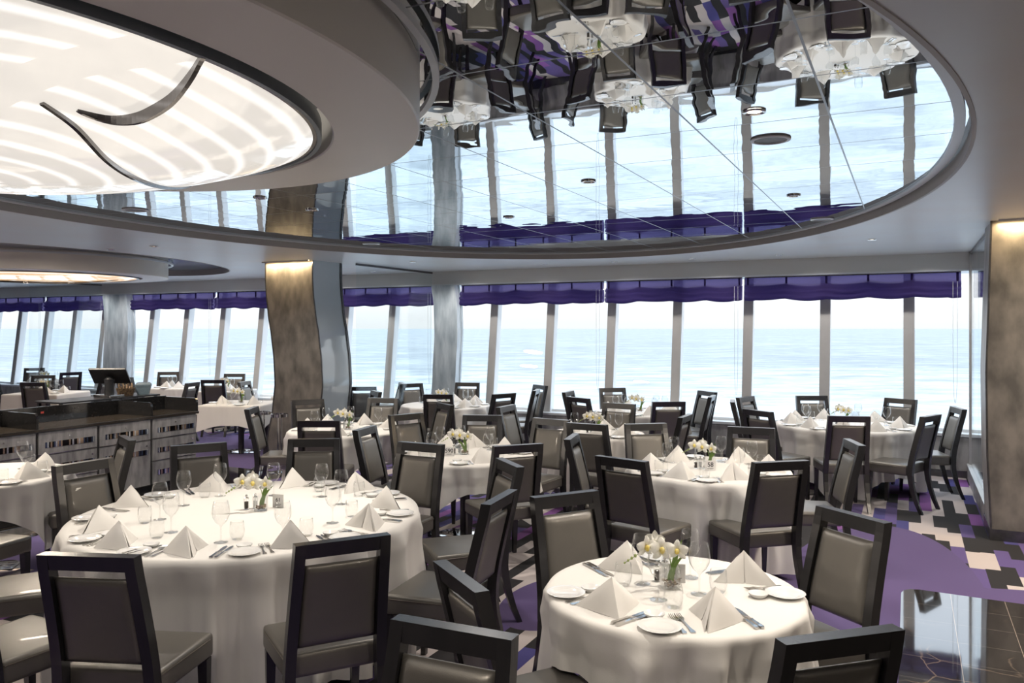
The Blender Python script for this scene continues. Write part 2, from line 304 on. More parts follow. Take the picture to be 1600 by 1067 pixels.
# ------------------------------------------------------------------ mesh helpers
def link(name, me, mat, parent=None, smooth=False):
    if smooth:
        for f in me.polygons: f.use_smooth = True
    if mat is not None and not me.materials: me.materials.append(mat)
    o = bpy.data.objects.new(name, me); COL.objects.link(o)
    if parent: o.parent = parent
    return o
def pyd(name, v, f, mat, parent=None, smooth=False):
    me = bpy.data.meshes.new(name); me.from_pydata([tuple(x) for x in v], [], f); me.update()
    return link(name, me, mat, parent, smooth)
def bobj(name, bm, mat, parent=None, smooth=False):
    bmesh.ops.recalc_face_normals(bm, faces=bm.faces)
    me = bpy.data.meshes.new(name); bm.to_mesh(me); bm.free()
    return link(name, me, mat, parent, smooth)
def autosmooth(o, ang=40):
    me = o.data
    for f in me.polygons: f.use_smooth = True
    me.set_sharp_from_angle(angle=math.radians(ang))
    return o
def add_box(bm, x0, x1, y0, y1, z0, z1, bev=0, seg=2, xf=None):
    vs = [bm.verts.new(c) for c in ((x0, y0, z0), (x1, y0, z0), (x1, y1, z0), (x0, y1, z0), (x0, y0, z1), (x1, y0, z1), (x1, y1, z1), (x0, y1, z1))]
    fs = [bm.faces.new([vs[i] for i in q]) for q in ((3, 2, 1, 0), (4, 5, 6, 7), (0, 1, 5, 4), (1, 2, 6, 5), (2, 3, 7, 6), (3, 0, 4, 7))]
    if bev:
        es = list({e for f in fs for e in f.edges})
        r = bmesh.ops.bevel(bm, geom=es, offset=bev, segments=seg, profile=.6, affect='EDGES')
        vs = list({v for f in r['faces'] for v in f.verts} | {v for v in vs if v.is_valid})
    if xf:
        for v in vs:
            if v.is_valid: v.co = Vector(xf(v.co))
    return vs
def pqbox(bm, p0, p1, q0, q1, z0, z1, bev=0):   # box aligned with the window wall
    def xf(c): x, y = W(c.x, c.y); return (x, y, c.z)
    return add_box(bm, p0, p1, q0, q1, z0, z1, bev, 2, xf)
def add_lathe(bm, prof, n=24, c=(0, 0, 0), closed=False):
    rings = []
    for r, z in prof:
        if r < 1e-5: rings.append([bm.verts.new((c[0], c[1], c[2]+z))])
        else: rings.append([bm.verts.new((c[0]+r*math.cos(2*PI*i/n), c[1]+r*math.sin(2*PI*i/n), c[2]+z)) for i in range(n)])
    for a, b in zip(rings, rings[1:]):
        for i in range(n):
            j = (i+1) % n
            if len(a) == 1 and len(b) == 1: continue
            if len(a) == 1: bm.faces.new((a[0], b[i], b[j]))
            elif len(b) == 1: bm.faces.new((a[i], a[j], b[0]))
            else: bm.faces.new((a[i], a[j], b[j], b[i]))
def add_tube(bm, pts, r, n=8, cap=True):
    pts = [Vector(p) for p in pts]; rings = []; prev = None
    for i, p in enumerate(pts):
        d = (pts[min(i+1, len(pts)-1)] - pts[max(i-1, 0)]).normalized()
        a = d.orthogonal().normalized() if prev is None else (prev - d*prev.dot(d)).normalized()
        prev = a; b = d.cross(a); rr = r[i] if isinstance(r, (list, tuple)) else r
        rings.append([bm.verts.new(p + (a*math.cos(2*PI*k/n) + b*math.sin(2*PI*k/n))*rr) for k in range(n)])
    for A, B in zip(rings, rings[1:]):
        for k in range(n): bm.faces.new((A[k], A[(k+1) % n], B[(k+1) % n], B[k]))
    if cap: bm.faces.new(rings[0][::-1]); bm.faces.new(rings[-1])
def loft(bm, secs, cap=True):       # secs: list of closed loops of equal length
    R = [[bm.verts.new(c) for c in s] for s in secs]; n = len(R[0])
    for A, B in zip(R, R[1:]):
        for k in range(n): bm.faces.new((A[k], A[(k+1) % n], B[(k+1) % n], B[k]))
    if cap: bm.faces.new(R[0][::-1]); bm.faces.new(R[-1])
    return R
def empty(name, loc, rz=0):
    o = bpy.data.objects.new(name, None); COL.objects.link(o); o.location = loc; o.rotation_euler = (0, 0, rz); o.empty_display_size = .1; return o
def tag(o, label, cat, group=None):
    o['label'] = label; o['category'] = cat
    if group: o['group'] = group
    return o
def struct(o, label=None):
    o['kind'] = 'structure'
    if label: o['label'] = label
    return o
def clone(root, loc, rz, label, group=None):
    r = root.copy(); COL.objects.link(r); r.location = loc; r.rotation_euler = (root.rotation_euler[0], root.rotation_euler[1], rz)
    r['label'] = label
    if group: r['group'] = group
    for ch in root.children:
        c = ch.copy(); COL.objects.link(c); c.parent = r
        for g in ch.children:
            d = g.copy(); COL.objects.link(d); d.parent = c
    return r
USED = set()
def inst(proto, loc, rz, label, group):
    """first call uses the prototype itself, later calls copy it with its parts"""
    if id(proto) not in USED:
        USED.add(id(proto)); proto.location = loc; proto.rotation_euler = (proto.rotation_euler[0], proto.rotation_euler[1], rz); proto['label'] = label; proto['group'] = group; return proto
    return clone(proto, loc, rz, label, group)
def ellipse(c, a, b, ang, n=96, s=1.0):
    ca, sa = math.cos(ang), math.sin(ang)
    return [(c[0] + s*a*math.cos(t)*ca - s*b*math.sin(t)*sa, c[1] + s*a*math.cos(t)*sa + s*b*math.sin(t)*ca) for t in (2*PI*i/n for i in range(n))]
def ell_off(c, a, b, ang, off, n=96): return ellipse(c, a+off, b+off, ang, n)

# ------------------------------------------------------------------ floor
def poly_obj(name, loops, z, mat, rot=0.0, down=False):
    """flat filled polygon with holes; loops in world xy"""
    cv = bpy.data.curves.new(name+'_c', 'CURVE'); cv.dimensions = '2D'; cv.fill_mode = 'BOTH'
    cr, sr = math.cos(-rot), math.sin(-rot)
    for lp in loops:
        s = cv.splines.new('POLY'); s.points.add(len(lp)-1); s.use_cyclic_u = True
        for k, (x, y) in enumerate(lp): s.points[k].co = (x*cr - y*sr, x*sr + y*cr, 0, 1)
    tmp = bpy.data.objects.new('t', cv); COL.objects.link(tmp)
    dg = bpy.context.evaluated_depsgraph_get(); dg.update()
    me = bpy.data.meshes.new_from_object(tmp.evaluated_get(dg)); bpy.data.objects.remove(tmp)
    me.materials.clear(); me.materials.append(mat); me.name = name
    bm = bmesh.new(); bm.from_mesh(me); bmesh.ops.remove_doubles(bm, verts=bm.verts, dist=1e-5)
    for f in bm.faces:
        f.normal_update()
        if (f.normal.z > 0) == down: f.normal_flip()
    bm.to_mesh(me); bm.free()
    o = bpy.data.objects.new(name, me); COL.objects.link(o); o.location = (0, 0, z); o.rotation_euler = (0, 0, rot); return o
corners = [W(-22, 12.0), W(5.5, 12.0), W(5.5, -6.5), W(-22, -6.5)]
struct(poly_obj('floor', [corners], 0, M['carpet'], ROT), 'purple carpet with blocks of black and cream stripes')
ml = [(-.05, 6.30), (-.047, 6.36), (-.03, 6.42), (.01, 6.465), (.07, 6.48), (5.0, 6.30), (5.0, -4), (-.05, -4)]
struct(poly_obj('floor_marble', [[W(*c) for c in ml]], .003, M['marble'], ROT), 'polished dark veined marble floor at right')
ml = [(-8.5, 8.0), (-7.15, 8.0), (-7.15, -4), (-8.5, -4)]
struct(poly_obj('floor_stone', [[W(*c) for c in ml]], .003, M['marble'], ROT), 'dark stone strip in front of the service counter')

# ------------------------------------------------------------------ ceiling with two oval openings
A1 = math.radians(69.6); C1 = (-.57, 6.143)
E1 = ellipse(C1, 5.062, 3.52, A1, 160)
A2 = math.radians(70); C2 = (-7.0, 11.3)
E2 = ellipse(C2, 3.4, 2.3, A2, 120)
struct(poly_obj('ceiling', [[W(-22, 11.6), W(5.5, 11.6), W(5.5, -6.5), W(-22, -6.5)], E1, E2], CEIL, M['paint'], 0, True), 'grey painted ceiling')
def band(name, loop, z0, z1, th, mat, parent=None):   # upright band outside a loop
    n = len(loop); cx = sum(p[0] for p in loop)/n; cy = sum(p[1] for p in loop)/n
    out = []
    for i in range(n):
        a = Vector(loop[i-1]); b = Vector(loop[(i+1) % n]); t = (b-a).normalized(); out.append((loop[i][0]+t.y*th, loop[i][1]-t.x*th))
    v = [(x, y, z) for z in (z0, z1) for x, y in loop] + [(x, y, z) for z in (z0, z1) for x, y in out]
    f = []
    for i in range(n):
        j = (i+1) % n
        f += [(i, j, n+j, n+i), (2*n+j, 2*n+i, 3*n+i, 3*n+j), (j, i, 2*n+i, 2*n+j), (n+i, n+j, 3*n+j, 3*n+i)]
    return autosmooth(pyd(name, v, f, mat, parent), 40)
struct(band('trim_1', E1, CEIL-.004, MIR, .02, M['band']), 'brown grey rim of the big oval mirror ceiling')
struct(band('trim_2', E2, CEIL-.004, MIR+.02, .02, M['band']), 'rim of the small oval opening in the ceiling')
struct(poly_obj('ceiling_mirror', [ellipse(C1, 5.062, 3.52, A1, 160, 1.004)], MIR, M['mirror'], ROT, True), 'mirror panels inside the big oval opening')
struct(band('trim_3', ell_off(C1, 5.062, 3.52, A1, -.075, 160), MIR-.014, MIR-.001, .05, M['white']), 'pale edge trim around the mirror panels')
sat = pbr('satin_blue_ceiling', (.30, .36, .42), .12, metal=.5, noise=(.6, (.24, .30, .36), .3, .7))
struct(poly_obj('ceiling_recess', [ellipse(C2, 3.4, 2.3, A2, 100, 1.004)], MIR+.02, sat, 0, True), 'satin ceiling inside the far oval opening')

# ------------------------------------------------------------------ drums with glowing domes
def drum(name, label, c, a, b, ia, ib, ang, z0, z1, dmat, seams, label_d, dimple=None, depth=.27):
    root = empty(name, (c[0], c[1], z0)); tag(root, label, 'ceiling light')
    n = 128
    lo = ellipse((0, 0), a, b, ang, n); li = ellipse((0, 0), ia, ib, ang, n)
    h = z1-z0; v = []; f = []
    r = .006
    rings = [(li, h-.002), (li, r), (ellipse((0, 0), ia+r, ib+r, ang, n), 0), (ellipse((0, 0), a-r, b-r, ang, n), 0), (lo, r), (lo, h-.002)]
    for lp, z in rings: v += [(x, y, z) for x, y in lp]
    for k in range(len(rings)-1):
        for i in range(n):
            j = (i+1) % n; f.append((k*n+i, k*n+j, (k+1)*n+j, (k+1)*n+i))
    autosmooth(pyd('drum', v, f, M['drum'], root), 35)
    # cove ring that stands off the drum just under the mirror
    band_o = band('shadow_gap_ring', ellipse((0, 0), a+.05, b+.05, ang, n), h-.055, h-.03, .028, M['white'], root)
    # dark pan behind the dome
    bm = bmesh.new(); vs = [bm.verts.new((x, y, h-.01)) for x, y in li]; bm.faces.new(vs); bobj('pan', bm, M['darkmetal'], root)
    # polished rim
    ra, rb = ia-.05, ib-.05
    band('rim', ellipse((0, 0), ra-.012, rb-.012, ang, n), -.012, .05, .018, M['rimsteel'], root)
    band('inner_rim', ellipse((0, 0), ra-.03, rb-.03, ang, n), -.006, .02, .016, M['steel'], root)
    # dome surface
    nr = 40; v = [(0, 0, 0)]; uv = [(0, 0)]; f = []
    ca, sa = math.cos(ang), math.sin(ang)
    def zf(x, y):
        u = (x*ca+y*sa)/(ra-.02); w = (-x*sa+y*ca)/(rb-.02); rr = min(1, u*u+w*w)
        z = -depth*(1-rr)**.9
        if dimple:
            for dx, dy, amp, s1 in dimple: z += amp*math.exp(-((x-dx)**2+(y-dy)**2)/s1**2)*(1-rr)**.5
        return z
    v[0] = (0, 0, zf(0, 0))
    for k in range(1, nr+1):
        lp = ellipse((0, 0), (ra-.02)*k/nr, (rb-.02)*k/nr, ang, n)
        for i, (x, y) in enumerate(lp): v.append((x, y, zf(x, y))); uv.append((k/nr, i/n))
    for i in range(n): f.append((0, 1+(i+1) % n, 1+i))
    for k in range(nr-1):
        for i in range(n):
            j = (i+1) % n; f.append((1+k*n+i, 1+k*n+j, 1+(k+1)*n+j, 1+(k+1)*n+i))
    d = pyd('dome', v, f, dmat, root, True); d['label'] = label_d
    uvl = d.data.attributes.new('UVMap', 'FLOAT2', 'POINT')
    for i, w in enumerate(uv): uvl.data[i].vector = w
    for sm in seams:        # thin chromed fins where the dome panels overlap
        pts, hh, th = sm; P = []
        m = 28
        for t in range(m+1):
            s = t/m*(len(pts)-1); i = min(int(s), len(pts)-2); fr = s-i
            p0 = Vector(pts[max(i-1, 0)]); p1 = Vector(pts[i]); p2 = Vector(pts[i+1]); p3 = Vector(pts[min(i+2, len(pts)-1)])
            P.append(.5*((2*p1)+(p2-p0)*fr+(2*p0-5*p1+4*p2-p3)*fr*fr+(3*p1-p0-3*p2+p3)*fr**3))
        bm = bmesh.new(); secs = []
        for t, p in enumerate(P):
            d_ = (P[min(t+1, m)]-P[max(t-1, 0)]).normalized(); nn = Vector((-d_.y, d_.x))*th/2
            H = hh*(math.sin(PI*min(1, max(0, t/m*.94+.06)))**.8)+.004; z = zf(p.x, p.y)
            secs.append([(p.x+nn.x, p.y+nn.y, z+.01), (p.x-nn.x, p.y-nn.y, z+.01), (p.x-nn.x, p.y-nn.y, z-H), (p.x+nn.x, p.y+nn.y, z-H)])
        loft(bm, secs); bobj('seam_fin', bm, M['fin'], root)
    return root
CD = (-2.05, 2.82)
seamA = ([(1.15, -.505), (1.079, -.421), (.986, -.331), (.904, -.283), (.832, -.26), (.758, -.278), (.696, -.35)], .034, .014)
seamB = ([(.635, -.433), (.649, -.302), (.645, -.201), (.622, -.032), (.597, .182), (.565, .45), (.53, .72), (.50, 1.0)], .012, .014)
drum('dome_ceiling_light', 'huge round drum ceiling light with glowing white dome at upper left', CD, 1.86, 1.66, 1.50, 1.31, math.radians(67), 2.70, MIR, M['dome'], [seamA, seamB], 'glowing white ribbed diffuser', dimple=[(.80, -.55, .09, .40)])
drum('dome_ceiling_light', 'far drum ceiling light with amber glow above the service counter', (-7.15, 12.1), 1.76, 1.72, 1.38, 1.34, 0, 2.69, MIR+.02, M['dome2'], [([(-1.0, .1), (-.3, -.2), (.3, .1), (1.0, .3)], .03, .012)], 'amber lit diffuser', depth=.08)

# ------------------------------------------------------------------ window wall
def S_(o): return struct(o)
bm = bmesh.new(); pqbox(bm, -22, 5.5, WQ, WQ+.34, 0, .52); S_(bobj('wall_windows', bm, M['concrete']))
bm = bmesh.new(); pqbox(bm, -22, 5.5, WQ-.012, WQ, 0, .09); S_(bobj('baseboard_windows', bm, M['darkmetal']))
bm = bmesh.new(); pqbox(bm, -22, 5.5, WQ-.02, WQ+.34, .52, .56, .006); S_(bobj('trim_4', bm, M['white']))
bm = bmesh.new(); pqbox(bm, -22, 5.5, WQ, WQ+.06, 2.655, 3.05); S_(bobj('wall_fascia', bm, M['paint']))
bm = bmesh.new(); pqbox(bm, -22, 5.5, WQ-.006, WQ+.62, 2.632, 2.655); S_(bobj('trim_5', bm, M['white']))
LEAN = .12
def leanbox(bm, p0, p1, q0, q1, z0, z1):
    def xf(c): x, y = W(c.x, c.y + LEAN*(c.z-.56)); return (x, y, c.z)
    return add_box(bm, p0, p1, q0, q1, z0, z1, 0, 2, xf)
posts = [-1.045*i for i in range(-4, 16)] + [-16.2-1.02*i for i in range(0, 5)]
posts = [p for p in posts if not (-15.9 < p < -14.7)]
k = 6
for p in posts:
    bm = bmesh.new(); leanbox(bm, p-.065, p+.065, WQ+.09, WQ+.235, .56, 2.635); o = S_(bobj('trim_%d' % k, bm, M['mullion'])); k += 1
    bm = bmesh.new(); leanbox(bm, p+.0655, p+.0705, WQ+.10, WQ+.235, .56, 2.633); bobj('side_strip', bm, M['gloss'], o)
bounds = sorted(posts + [-21.9])
for w, (a, b) in enumerate(zip(bounds, bounds[1:])):
    v = [W(a+.05, WQ+.2), W(b-.05, WQ+.2)]; dq = LEAN*2.075
    v2 = [W(b-.05, WQ+.2+dq), W(a+.05, WQ+.2+dq)]
    S_(pyd('window_%d' % (w+1), [(*v[0], .56), (*v[1], .56), (*v2[0], 2.635), (*v2[1], 2.635)], [(0, 1, 2, 3)], M['pane']))
# lintel beyond the shades, and outer frame
bm = bmesh.new(); leanbox(bm, -22, 5.5, WQ+.17, WQ+.235, .56, .60); S_(bobj('trim_81', bm, M['white']))
# remaining walls of the room
bm = bmesh.new(); pqbox(bm, 5.5, 5.6, -6.5, 12.2, 0, 3.1); S_(bobj('wall_right', bm, M['wallpaint']))
bm = bmesh.new(); pqbox(bm, -22.1, -22, -6.5, 12.2, 0, 3.1); S_(bobj('wall_left', bm, M['wallpaint']))
bm = bmesh.new(); pqbox(bm, -22, 5.5, -6.6, -6.5, 0, 3.1); S_(bobj('wall_back', bm, M['wallpaint']))
bm = bmesh.new(); pqbox(bm, -22.2, 5.7, -6.7, WQ+.9, 3.1, 3.2); S_(bobj('ceiling_deck', bm, M['darkmetal']))

# ------------------------------------------------------------------ pillars, columns, partitions
def spline(keys, z):
    for (z0, a), (z1, b) in zip(keys, keys[1:]):
        if z0 <= z <= z1:
            t = (z-z0)/(z1-z0); t = t*t*(3-2*t)*.35 + t*.65; return a+(b-a)*t
    return keys[-1][1] if z > keys[-1][0] else keys[0][1]
def column(name, label, p0, p1, q0, q1, zt, keys, front, side, lw=None):
    root = empty(name, (*W((p0+p1)/2, (q0+q1)/2), 0)); tag(root, label, 'column')
    ox, oy = root.location.x, root.location.y
    def P(p, q, z): x, y = W(p, q); return (x-ox, y-oy, z)
    nz = 40; zs = [zt*i/nz for i in range(nz+1)]
    offs = [spline(keys, z) for z in zs]
    v = []; 
    for z, o in zip(zs, offs): v += [P(p0+o, q0, z), P(p1+o, q0, z), P(p1+o, q1, z), P(p0+o, q1, z)]
    def faces(ids):
        f = []
        for i in range(nz):
            for a in ids: b = (a+1) % 4; f.append((i*4+a, i*4+b, (i+1)*4+b, (i+1)*4+a))
        return f
    autosmooth(pyd('front_panel', v, faces((0,)), front, root), 30)
    autosmooth(pyd('side_panel', v, faces((1,)), side, root), 30)
    autosmooth(pyd('core', v, faces((2, 3)) + [(nz*4, nz*4+1, nz*4+2, nz*4+3)], M['concrete'], root), 30)
    for pe in (0, 1):       # slim metal corner trims
        vv = []
        for z, o in zip(zs, offs):
            pc = (p0 if pe == 0 else p1)+o; s = .008
            vv += [P(pc-s, q0-s, z), P(pc+s, q0-s, z), P(pc+s, q0+s, z), P(pc-s, q0+s, z)]
        autosmooth(pyd('corner_trim', vv, faces((0, 1, 2, 3)), lw or M['darkmetal'], root), 30)
    vv = []
    for z, o in zip(zs, offs): vv += [P(p1+o-.01, q1-.01, z), P(p1+o+.014, q1-.01, z), P(p1+o+.014, q1+.03, z), P(p1+o-.01, q1+.03, z)]
    autosmooth(pyd('edge_trim', vv, faces((0, 1, 2, 3)), lw or M['darkmetal'], root), 30)
    o0 = offs[0]
    bm = bmesh.new()
    x = lambda c: P(c.x, c.y, c.z)
    add_box(bm, p0+o0-.012, p1+o0+.012, q0-.012, q1+.012, 0, .10, 0, 2, x); bobj('plinth', bm, M['darkmetal'], root)
    return root
KL = [(0, -.03), (.35, .05), (.7, .135), (1.1, .185), (1.45, .165), (1.8, .115), (2.1, .055), (2.4, .015), (2.62, 0), (2.87, 0)]
column('curved_column', 'tall S-curved column with brown mottled front and glossy grey side', -8.42, -7.545, 8.777, 9.39, CEIL, KL, M['colpanel'], M['sidepanel'])
KR = [(0, .02), (.8, -.012), (1.5, -.02), (2.2, 0), (2.87, .02)]
column('wide_column', 'broad straight mottled column at the right edge of the room', .643, 2.3, 8.30, 8.95, CEIL, KR, M['colpanel'], M['concrete'])
KP = [(0, -.06), (.5, -.04), (1.2, .0), (1.8, .035), (2.3, .02), (2.64, -.03)]
def pillar(label, p0, p1):
    column('window_pillar', label, p0, p1, WQ-.05, WQ+.10, 2.632, KP, M['bluepanel'], M['bluepanel'], M['bluepanel'])
pillar('pale blue mottled pillar among the windows right of the curved column', -7.27, -6.83)
pillar('pale blue mottled pillar between windows behind the service counter', -15.75, -15.0)
def led(label, p0, p1, q, n):
    root = empty('cove_light', (*W((p0+p1)/2, q), CEIL-.02)); tag(root, label, 'light strip')
    bm = bmesh.new()
    ox, oy, oz = root.location
    xf = lambda c: (W(c.x, c.y)[0]-ox, W(c.x, c.y)[1]-oy, c.z-oz)
    add_box(bm, p0, p1, q-.075, q-.055, CEIL-.012, CEIL-.002, 0, 2, xf); bobj('lamp', bm, M['tube'], root)
    bm = bmesh.new(); add_box(bm, p0-.01, p1+.01, q-.09, q-.076, CEIL-.018, CEIL, 0, 2, xf); bobj('housing', bm, M['paint'], root)
    la = bpy.data.lights.new('cove_lamp', 'AREA'); la.shape = 'RECTANGLE'; la.size = p1-p0; la.size_y = .02; la.energy = n; la.color = (1, .74, .42)
    lo = bpy.data.objects.new('cove_lamp', la); COL.objects.link(lo); x, y = W((p0+p1)/2, q-.065); lo.location = (x, y, CEIL-.03); lo.rotation_euler = (math.radians(12), 0, ROT)
led('warm light strip above the curved column', -8.40, -7.56, 8.777, 12)
led('warm light strip above the wide right column', .72, 2.3, 8.30, 24)

def partition(label, p, qs, kerb, zt=2.86):
    root = empty('glass_partition', (*W(p, (qs[0]+qs[-1])/2), 0)); tag(root, label, 'glass partition')
    ox, oy = root.location.x, root.location.y
    xf = lambda c: (W(c.x, c.y)[0]-ox, W(c.x, c.y)[1]-oy, c.z)
    for a, b in zip(qs, qs[1:]):
        bm = bmesh.new(); add_box(bm, p-.006, p+.006, a+.004, b-.004, kerb+.005, zt-.03, 0, 2, xf); bobj('glass_panel', bm, M['partition'], root)
    bm = bmesh.new(); add_box(bm, p-.012, p+.012, qs[0], qs[-1], zt-.03, zt, 0, 2, xf); bobj('top_track', bm, M['darkmetal'], root)
    if kerb:
        bm = bmesh.new(); add_box(bm, p-.04, p+.04, qs[0], qs[-1], 0, kerb-.01, 0, 2, xf); bobj('kerb', bm, M['concrete'], root)
        bm = bmesh.new(); add_box(bm, p-.045, p+.045, qs[0], qs[-1], kerb-.01, kerb, 0, 2, xf); bobj('kerb_cap', bm, M['white'], root)
    else:
        bm = bmesh.new(); add_box(bm, p-.012, p+.012, qs[0], qs[-1], 0, .005, 0, 2, xf); bobj('floor_track', bm, M['darkmetal'], root)
    return root
partition('clear glass partition joining the curved column to the window pillar', -7.29, [9.44, 10.31, 11.52], 0)
r = partition('clear glass partition between the wide right column and the windows', .70, [8.97, 10.3, 11.56], .19)
ox, oy = r.location.x, r.location.y
for q, w in ((8.9, .04), (11.5, .022)):
    bm = bmesh.new(); add_box(bm, .70-w, .70+w*.2, q-w, q+w, 0, CEIL-.002, 0, 2, lambda c: (W(c.x, c.y)[0]-ox, W(c.x, c.y)[1]-oy, c.z)); bobj('metal_post', bm, M['mullion'], r)
partition('far left clear glass partition near the windows behind the counter', -15.78, [9.9, 10.7, 11.5], 0)

# ------------------------------------------------------------------ Roman shades
def shade(label, p0, p1):
    root = empty('roman_shade', (*W((p0+p1)/2, WQ+.1), 2.3)); tag(root, label, 'window shade', 'purple shades pulled up along the windows')
    ox, oy, oz = root.location; rnd = random.Random(p0)
    n = max(8, int((p1-p0)/.05))
    prof = [(.10, 2.632), (.10, 2.60), (.10, 2.57), (.095, 2.54), (.05, 2.52), (.03, 2.49), (.055, 2.465), (.03, 2.44), (.022, 2.415), (.05, 2.39), (.025, 2.365), (.02, 2.335), (.06, 2.31), (.11, 2.33), (.12, 2.40), (.115, 2.52)]
    ph = [rnd.uniform(0, 6) for _ in range(6)]
    v = []; f = []
    for i in range(n+1):
        s = i/n; p = p0+(p1-p0)*s
        sag = -.022*abs(math.sin(PI*s*max(1, round((p1-p0)/.55))))*(1) + .006*math.sin(9*s+ph[0]) - .012*(s < .04 or s > .96)
        for k, (q, z) in enumerate(prof):
            w = 0 if k < 3 else 1
            qq = q + w*.008*math.sin(s*23+ph[k % 6]+k*1.7); zz = z + w*(sag + .007*math.sin(s*17+k*2.1+ph[(k+2) % 6]))
            x, y = W(p, WQ+qq); v.append((x-ox, y-oy, zz-oz))
    m = len(prof)
    for i in range(n):
        for k in range(m-1): f.append((i*m+k, (i+1)*m+k, (i+1)*m+k+1, i*m+k+1))
    pyd('fabric', v, f, M['shade'], root, True)
    # gathered knots where the lift tapes run
    nk = max(2, round((p1-p0)/.5)); bm = bmesh.new()
    for i in range(nk+1):
        p = p0+.04+(p1-p0-.08)*i/nk; x, y = W(p, WQ+.09)
        add_box(bm, x-ox-.012, x-ox+.012, y-oy-.012, y-oy+.012, 2.50-oz, 2.62-oz, .005)
    lt = bobj('lift_tapes', bm, M['shade'], root); lt['kind'] = 'stuff'
    bm = bmesh.new(); a = W(p0, WQ+.10); b = W(p1, WQ+.10)
    add_tube(bm, [(a[0]-ox, a[1]-oy, 2.625-oz), (b[0]-ox, b[1]-oy, 2.625-oz)], .008, 6); bobj('head_rail', bm, M['darkmetal'], root)
    # pull cord loop
    pts = []
    for i in range(25):
        t = i/24; z = 2.5-1.55*math.sin(PI*t)**.35 if 0 < t < 1 else 2.5
        x, y = W(p1-.07+.025*math.cos(PI*t), WQ+.01); pts.append((x-ox, y-oy, z-oz))
    bm = bmesh.new(); add_tube(bm, pts, .0022, 5); bobj('pull_cord', bm, M['white'], root)
def pX(X): return 1.118*X - 5.79
for lab, a, b in (('right of the window pillar', -6.80, -4.24), ('in the middle of the wall', -4.20, -2.14), ('left of the wide right column', -2.10, .60),
                  ('beyond the right glass partition', .74, 3.2), ('between curved column and window pillar', -9.8, -7.32), ('just left of the curved column', -12.5, -9.9),
                  ('right of the far left pillar', -15.2, -12.54), ('left of the far left pillar', -17.95, -15.85), ('at the far left end of the wall', -20.5, -18.0)):
    shade('purple roman shade bunched at the window top, ' + lab, a, b)

# ------------------------------------------------------------------ chair
def make_chair():
    root = empty('dining_chair', (0, 0, 0)); tag(root, '', 'chair')
    path = [(-.205, .40), (-.212, .50), (-.230, .60), (-.258, .72), (-.288, .84), (-.312, .93), (-.325, 1.0)]
    def ypath(z):
        for (y0, z0), (y1, z1) in zip(path, path[1:]):
            if z <= z1: t = (z-z0)/(z1-z0); return y0+(y1-y0)*t
        return path[-1][0]
    xo = lambda z: .205+.020*max(0, (1.0-z)/.6)
    bm = bmesh.new()
    for s in (-1, 1):
        secs = []
        for i in range(15):
            z = .385+(.615)*i/14; y = ypath(max(z, .4)); X = xo(z); d = .027
            a, b = (X-.046)*s, X*s
            if s < 0: a, b = b, a
            secs.append([(a, y-d, z), (b, y-d, z), (b, y+d, z), (a, y+d, z)])
        loft(bm, secs)
    y0, y1 = ypath(.935), ypath(1.0)
    loft(bm, [[(s, y0-.024, .937), (s, y0+.024, .937), (s, y1+.027, 1.0), (s, y1-.027, 1.0)] for s in (-.1595, .1595)])
    bmesh.ops.bevel(bm, geom=[e for e in bm.edges if e.is_manifold and e.calc_face_angle(0) > .8], offset=.0035, segments=2, affect='EDGES')
    bobj('back_frame', bm, M['wood'], root)
    # padded back between the stiles
    bm = bmesh.new(); nx, nz = 12, 20; G = {}
    for side in (0, 1):
        for i in range(nx+1):
            for j in range(nz+1):
                z = .525+.375*j/nz; hx = xo(z)-.047; x = -hx+2*hx*i/nx
                ex = min(i, nx-i)/1.3; ez = min(j, nz-j)/1.3; pad = .022*min(1, min(ex, ez)**.6)
                y = ypath(z)+(1 if side else -1)*(.004+pad*(1.0 if side else .72)); G[side, i, j] = bm.verts.new((x, y, z))
    for side in (0, 1):
        for i in range(nx):
            for j in range(nz):
                q = [G[side, i, j], G[side, i+1, j], G[side, i+1, j+1], G[side, i, j+1]]
                bm.faces.new(q if not side else q[::-1])
    for i in range(nx):
        for j in (0, nz): bm.faces.new((G[0, i, j], G[1, i, j], G[1, i+1, j], G[0, i+1, j]))
    for j in range(nz):
        for i in (0, nx): bm.faces.new((G[0, i, j], G[0, i, j+1], G[1, i, j+1], G[1, i, j]))
    bobj('backrest', bm, M['leather'], root, True)
    # upholstered seat, deeper at the front
    bm = bmesh.new()
    vs = add_box(bm, -.215, .215, -.178, .25, .375, .485, .022, 3)
    for v in bm.verts:
        t = (v.co.y+.178)/.428; v.co.x *= 1+.10*t
        if v.co.z > .47: v.co.z += .010*(1-(v.co.x/.24)**2)*math.sin(PI*max(0, min(1, t)))
    seat = bobj('seat', bm, M['leather'], root, True)
    bm = bmesh.new()
    ring = [(-.216, -.17), (.216, -.17), (.236, .2), (.23, .236), (.2, .252), (-.2, .252), (-.23, .236), (-.236, .2)]
    add_tube(bm, [(x, y, .462) for x, y in ring] + [(ring[0][0], ring[0][1], .462)], .0035, 5); bobj('piping', bm, M['piping'], seat)
    for s in (-1, 1):
        bm = bmesh.new()
        loft(bm, [[(s*.205+dx*r, .215+dy*r+o, z) for dx, dy in ((-1, -1), (1, -1), (1, 1), (-1, 1))] for z, r, o in ((0, .015, .012), (.2, .019, .004), (.376, .023, 0))])
        bobj('leg', bm, M['wood'], root)
        bm = bmesh.new()
        loft(bm, [[((xo(.4)-.023)*s+dx*.021*w, y+dy*.024*w, z) for dx, dy in ((-1, -1), (1, -1), (1, 1), (-1, 1))] for z, y, w in ((0, -.315, .72), (.1, -.272, .82), (.2, -.240, .9), (.3, -.216, 1), (.388, -.206, 1.05))])
        bobj('leg', bm, M['wood'], root)
    return root
CH = make_chair()
